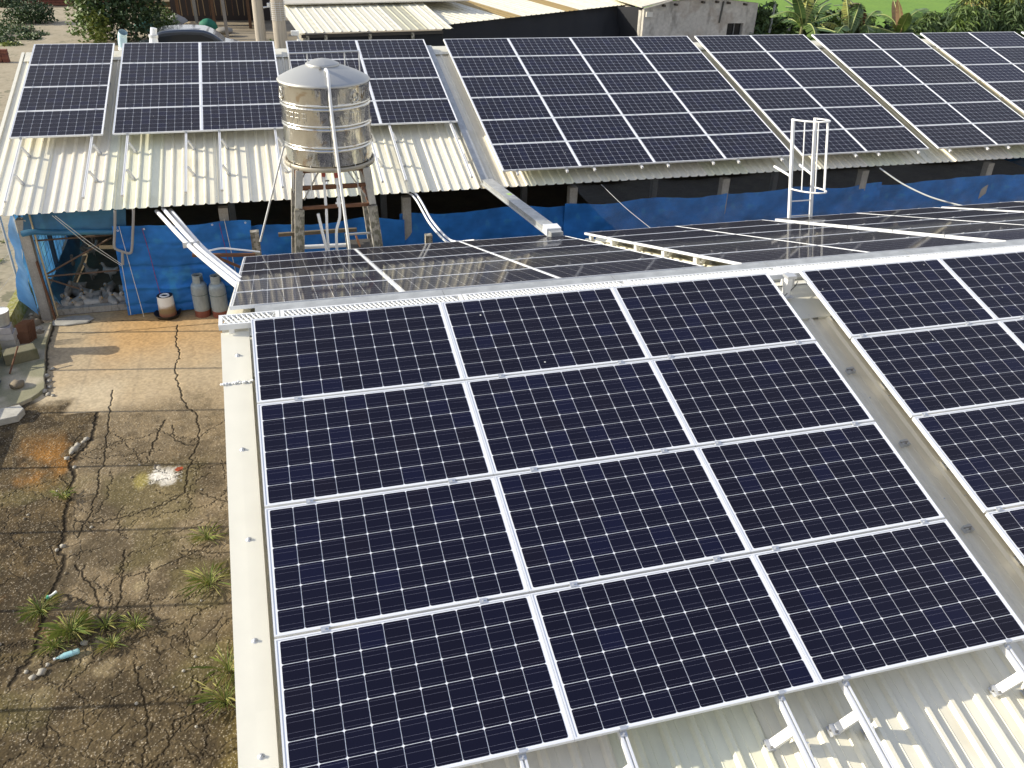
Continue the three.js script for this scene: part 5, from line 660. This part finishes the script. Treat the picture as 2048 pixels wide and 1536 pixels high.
bush('shrub', 'small bright green bush behind the dark car', 'shrub', -4.5, Y0, -46.5, [[0, 0.75, 0, 0.95, 0.8, 0.8, 1100], [0.3, 0.5, 0.4, 0.7, 0.5, 0.5, 400]], 0.15, 790, null, [1, 0]);
bush('shrub', 'bright green bush seen between the two concrete poles', 'shrub', 0.95, Y0, -26.5, [[0, 1.2, 0, 0.7, 1.4, 0.6, 1300], [0.1, 2.1, 0.1, 0.5, 0.5, 0.5, 500]], 0.13, 795, null, [3, 1]);
// red brick wall, brick by brick is past what shows: courses with joints
{
  const wl = thing('brick_wall', 'low red brick wall at the end of the dirt path', 'wall', -12.5, Y0, -60.2), R = rng(31), bm = [M([0.26, 0.09, 0.06], 0.9, { map: dirtTex }), M([0.2, 0.075, 0.055], 0.9, { map: dirtTex }), M([0.31, 0.12, 0.075], 0.9, { map: dirtTex })];
  part('core', new B().box(7.5, 1.3, 0.2, 0, 0.65, -0.12).done(), M([0.2, 0.16, 0.13], 0.95), wl); const bg = new B().box(0.48, 0.14, 0.1, 0, 0, 0).done(); for (let r = 0; r < 8; r++) for (let c = 0; c < 15; c++) part('brick', bg, bm[Math.floor(R() * 3)], wl, -3.5 + c * 0.5 + (r % 2) * 0.25, 0.09 + r * 0.16, 0.03 + R() * 0.012);
  const st = thing('brick_stack', 'small stack of red bricks on the sandy bank', 'bricks', -10.35, Y0 + 0.33, -36.6); const b2 = new B().box(0.24, 0.07, 0.12, 0, 0, 0).done(); for (let r = 0; r < 7; r++) for (let c = 0; c < 3; c++) for (let d = 0; d < 2; d++) { const o = part('brick', b2, bm[Math.floor(R() * 3)], st, -0.3 + c * 0.26 + R() * 0.02, 0.04 + r * 0.075, d * 0.14); o.rotation.y = (R() - 0.5) * 0.1; }
}
// open timber lean-to full of clutter
{
  const T = thing('lean_to', 'open timber lean-to with corrugated scrap roof and sunlit slats', 'lean-to', -2.2, Y0, -49), tm = M([0.2, 0.11, 0.06], 0.9, { map: dirtTex }), gm = M([0.42, 0.38, 0.33], 0.9, { map: dirtTex }), wm = M([0.5, 0.36, 0.2], 0.9, { map: dirtTex });
  for (const [x, z, m] of [[-2.6, 1.2, tm], [-0.5, 0.8, gm], [1.15, 4.3, gm], [-1.5, -0.5, tm], [0.4, -0.6, tm], [2.4, 0.2, tm]]) part('post', new B().bar(V(x, 0, z), V(x - 0.06, 3.4, z), 0.17, 0.17).done(), m, T);
  for (let k = 0; k < 14; k++) part('slat', new B().bar(V(-1.4 + k * 0.32, 0.5, -1.5), V(-1.45 + k * 0.32 + 0.1 * Math.sin(k * 3), 3.2, -1.5), 0.2, 0.04).done(), k % 4 === 1 ? tm : wm, T);
  const rf = new THREE.Group(); rf.name = 'roof'; T.add(rf); rf.position.set(-2.4, 3.15, 2.2); rf.rotation.x = 0.12; const sg = sheetGeo(5, 3.6); sg.translate(0, 0, -3.6); for (let k = 0; k < 2; k++) part('roof_sheet', sg, M([0.4 - 0.05 * (k % 2), 0.39 - 0.05 * (k % 2), 0.36], 0.7, { map: sheetTex }), rf, k * 1.0, 0.004 * (k % 2), 0);
  part('back_wall', new B().box(6, 3.1, 0.1, 0.9, 1.55, -3.2).done(), M([0.05, 0.04, 0.035], 0.9), T); part('end_wall', new B().box(0.1, 2.9, 4.5, 3.0, 1.45, -1.0).done(), M([0.045, 0.035, 0.03], 0.9), T);
  part('terrace', new B().box(2.6, 0.8, 0.8, -3.6, 0.4, -6.2).box(2.8, 0.5, 0.8, -3.5, 0.25, -5.3).done(), M([0.46, 0.35, 0.2], 0.95, { map: sideTex }), T);
  const sack = (x, z, s, c, label, sq = 1) => { const g = new THREE.SphereGeometry(0.42, 20, 14); const p = g.attributes.position; for (let i = 0; i < p.count; i++) { const k = 0.85 + 0.35 * fbm(p.getX(i) * 4 + x, p.getY(i) * 4 + z + p.getZ(i) * 3, 3, 61); p.setXYZ(i, p.getX(i) * k * 1.15, Math.max(-0.3, p.getY(i) * k * sq), p.getZ(i) * k); } g.computeVertexNormals(); const o = part('sack', metreUV(clean(g)), M(c, 0.75, { map: dirtTex }), null, x, Y0 + 0.3 * s, z); o.scale.setScalar(s); tag(o, label, 'sack', 'sacks and bundles by the lean-to'); };
  sack(-3.75, -47.6, 1.25, [0.42, 0.42, 0.43], 'grey full sack leaning behind the dark car'); sack(-2.95, -46.9, 1.0, [0.44, 0.34, 0.2], 'tan low heap beside the lean-to post', 0.7); sack(-2.1, -47.2, 1.0, [0.02, 0.22, 0.14], 'bright green sack under the lean-to'); sack(-5.3, -45.8, 1.2, [0.02, 0.13, 0.1], 'dark green bundle beneath the leafy tree'); sack(-5.75, -44.4, 0.7, [0.36, 0.16, 0.15], 'reddish bundle beneath the leafy tree', 0.7); sack(-1.2, -45.8, 0.9, [0.3, 0.28, 0.25], 'flat grey bundle at the slim lean-to post', 0.5); sack(-6.9, -44.2, 0.8, [0.6, 0.5, 0.36], 'pale crumpled sheet bundle beside the leafy tree', 0.7); sack(-6.5, -43.2, 0.6, [0.5, 0.55, 0.5], 'white crumpled bag on the path edge', 0.7);
  tag(mesh('white_board', new B().box(0.55, 0.8, 0.05, -2.3, Y0 + 2.2, -49.9, 0.15, 0, 0.3).done(), mat.white), 'tilted white board among the lean-to slats', 'board'); 
}
// dark car
{
  const C = thing('car', 'dark blue grey car parked behind the far barn', 'car', -2.5, Y0, -36), paint = MP([0.035, 0.045, 0.06], 0.35, { clearcoat: 1, clearcoatRoughness: 0.08, metalness: 0.4 }), gl = M([0.02, 0.025, 0.03], 0.08), tyre = M([0.02, 0.02, 0.02], 0.9);
  const prof = new THREE.Shape(); prof.moveTo(-2.2, 0.35); prof.lineTo(-2.25, 0.85); prof.quadraticCurveTo(-2.2, 1.0, -1.95, 1.03); prof.lineTo(-1.6, 1.06); prof.quadraticCurveTo(-1.35, 1.5, -1.0, 1.6); prof.quadraticCurveTo(-0.2, 1.7, 0.7, 1.62); prof.quadraticCurveTo(1.15, 1.5, 1.5, 1.1); prof.lineTo(2.1, 0.95); prof.quadraticCurveTo(2.3, 0.85, 2.25, 0.35); prof.closePath();
  const g = new THREE.ExtrudeGeometry(prof, { depth: 1.5, bevelEnabled: true, bevelSize: 0.1, bevelThickness: 0.12, bevelSegments: 4, curveSegments: 10 }); g.translate(0, 0, -0.75); part('body', metreUV(clean(g)), paint, C);
  const ws = new THREE.Shape([[-1.38, 1.12], [-1.12, 1.48], [-0.2, 1.57], [0.6, 1.54], [1.05, 1.36], [1.25, 1.12]].map((p) => new THREE.Vector2(...p))), wg = new THREE.ExtrudeGeometry(ws, { depth: 0.02, bevelEnabled: false }); part('window', metreUV(clean(wg)), gl, C, 0, 0, 0.872); part('window', metreUV(clean(wg.clone())), gl, C, 0, 0, -0.892);
  for (const [x, z] of [[-1.4, 0.8], [1.4, 0.8], [-1.4, -0.8], [1.4, -0.8]]) { const w = part('wheel', new B().cyl(V(0, 0, -0.1), V(0, 0, 0.1), 0.33, 0.33, 24).done(), tyre, C, x, 0.33, z); part('rim', new B().cyl(V(0, 0, -0.105), V(0, 0, 0.105), 0.19, 0.19, 16).done(), mat.galv, w); }
  part('roof_bar', new B().cyl(V(-0.9, 1.74, 0.6), V(0.6, 1.76, 0.6), 0.015, 0.015, 6).done(), mat.galv, C); part('headlight', new B().box(0.08, 0.14, 0.3, 2.33, 0.85, 0.6).done(), mat.white, C); part('headlight', new B().box(0.08, 0.14, 0.3, 2.33, 0.85, -0.6).done(), mat.white, C); part('mirror', new B().box(0.14, 0.12, 0.1, 1.05, 1.15, 0.95).done(), paint, C);
}
// banana plants and mixed shrubs before the rice field
function bananaLeaf(L, W, curl, torn, seed) {
  const R = rng(seed), n = 16, pos = [], tri = []; const mid = (t) => V(L * t * (1 - 0.22 * curl * t), L * (0.55 * t - curl * 0.75 * t * t), 0); const wd = (t) => W * Math.pow(Math.sin(Math.PI * Math.min(0.985, 0.06 + t * 0.93)), 0.6);
  for (const s of [-1, 1]) for (let i = 0; i < n; i++) { const t0 = i / n, t1 = (i + 1 - (torn ? 0.12 + 0.2 * R() : 0)) / n, a = mid(t0), b = mid((i + 1) / n), w0 = wd(t0), w1 = wd(t1), dr = torn ? 0.25 + 0.5 * R() : 0.12; const e0 = a.clone().add(V(L * 0.02, -w0 * dr, s * w0)), e1 = mid(t1).add(V(L * 0.02, -w1 * (dr + (R() - 0.5) * 0.12), s * w1)), m1 = mid(t1); tri.push(a.x, a.y, a.z, e0.x, e0.y, e0.z, e1.x, e1.y, e1.z, a.x, a.y, a.z, e1.x, e1.y, e1.z, m1.x, m1.y, m1.z); }
  return new B().tri(tri).done();
}
{
  const bm = [MP([0.07, 0.13, 0.025], 0.5, { transmission: 0.25, thickness: 0 }), MP([0.12, 0.19, 0.035], 0.5, { transmission: 0.3, thickness: 0 }), MP([0.045, 0.085, 0.025], 0.5), MP([0.3, 0.3, 0.06], 0.6, { transmission: 0.3, thickness: 0 }), MP([0.16, 0.1, 0.05], 0.8)];
  const gs = [bananaLeaf(1.9, 0.3, 0.75, true, 1), bananaLeaf(1.7, 0.26, 0.35, false, 2), bananaLeaf(2.1, 0.3, 1.1, true, 3), bananaLeaf(1.5, 0.24, 0.2, true, 4)], rib = gs.map((g, k) => new B().tube([[0, 0, 0], ...[0.33, 0.66, 1].map((t) => { const L = [1.9, 1.7, 2.1, 1.5][k], c = [0.75, 0.35, 1.1, 0.2][k]; return [L * t * (1 - 0.22 * c * t), L * (0.55 * t - c * 0.75 * t * t) + 0.012, 0]; })], 0.02, 6, 16).done()), R = rng(88), ribM = M([0.3, 0.34, 0.12], 0.6);
  [[22.9, -27.6, 2.7, 'beside the hut corner'], [23.9, -28.3, 2.5, 'second from the hut corner'], [25.0, -27.2, 2.3, 'third from the hut corner'], [26.3, -28.2, 2.6, 'in front of the bright field edge'], [27.7, -27.4, 2.3, 'with long drooping leaf before the field'], [24.4, -29.8, 2.9, 'standing back behind the others']].forEach(([x, z, h, w], k) => {
    const t = thing('banana_plant', `banana plant with torn green leaves, ${w}`, 'plant', x, Y0, z, 'banana plants before the field'); part('stem', new B().cyl(V(0, 0, 0), V(0.05, h, 0), 0.13, 0.07, 12).done(), M([0.2, 0.2, 0.09], 0.7, { map: dirtTex }), t);
    for (let i = 0; i < 9; i++) { const v = Math.floor(R() * 4), lf = part('leaf', gs[v], bm[R() < 0.12 ? 4 : R() < 0.12 ? 3 : Math.floor(R() * 3)], t, 0.05, h - 0.15 + R() * 0.2, 0); lf.rotation.set((R() - 0.5) * 0.6, i * 0.72 + R() * 0.5, 0.25 + R() * 0.75 - (i > 5 ? 0.7 : 0)); const rb2 = part('midrib', rib[v], ribM, lf); }
  });
  const mixm = [2, 0, 1, 4, 0, 2]; [[28.9, -28.5, 1.5, 2.5, 'dark leafy shrub beside the banana plants'], [30.3, -29.2, 1.4, 3.0, 'arching feathery shrub before the rice field'], [31.6, -28.2, 1.3, 3.4, 'tall mixed shrub, first of the thicket'], [33.0, -29.4, 1.5, 3.9, 'tall shrub with yellow tips in the thicket'], [34.4, -28.4, 1.4, 4.0, 'dense brownish shrub in the thicket'], [35.8, -29.6, 1.5, 4.0, 'dense green shrub ending the thicket'], [37.2, -28.6, 1.4, 4.0, 'outermost shrub of the thicket'], [25.6, -30.5, 1.2, 1.9, 'low green shrub behind the banana plants'], [22.4, -30.6, 1.2, 2.9, 'leafy shrub at the hut side wall']].forEach(([x, z, r, h, l], k) => bush('thicket_shrub', l, 'shrub', x, Y0, z, [[0, h * 0.5, 0, r, h * 0.5, r, 1100], [0.3, h * 0.75, 0.3, r * 0.7, h * 0.3, r * 0.7, 600], [-0.4, h * 0.62, 0.6, r * 0.6, h * 0.3, r * 0.5, 500], [0.1, h * 0.9, 0.1, r * 0.5, h * 0.14, r * 0.5, 300]], 0.36, 830 + k * 31, 'thicket before the rice field', [2, 0, mixm[k % 6], k === 3 || k === 4 ? 3 : 1], h * 0.4, 0.09, 2.6));
}
// dark understorey below the banana leaves
[[23.2, -28.8, 1.3, 2.5], [24.8, -28.6, 1.3, 2.6], [26.5, -29.2, 1.4, 2.4], [28.0, -28.6, 1.2, 2.2], [21.9, -29.4, 0.9, 2.8]].forEach(([x, z, r, h], k) => bush('thicket_shrub', `dark broad leaved shrub under the banana leaves, ${ORD[k]} from hut corner`, 'shrub', x, Y0, z, [[0, h * 0.5, 0, r, h * 0.6, r, 900], [0.3, h * 0.9, 0.2, r * 0.7, h * 0.35, r * 0.6, 500]], 0.3, 980 + k * 17, 'thicket before the rice field', [2, k % 2 ? 2 : 0], h * 0.4, 0.2, 1.3));
scene.traverse((o) => { if (o.isMesh) { o.castShadow = true; o.receiveShadow = true; } });
renderer.render(scene, camera);
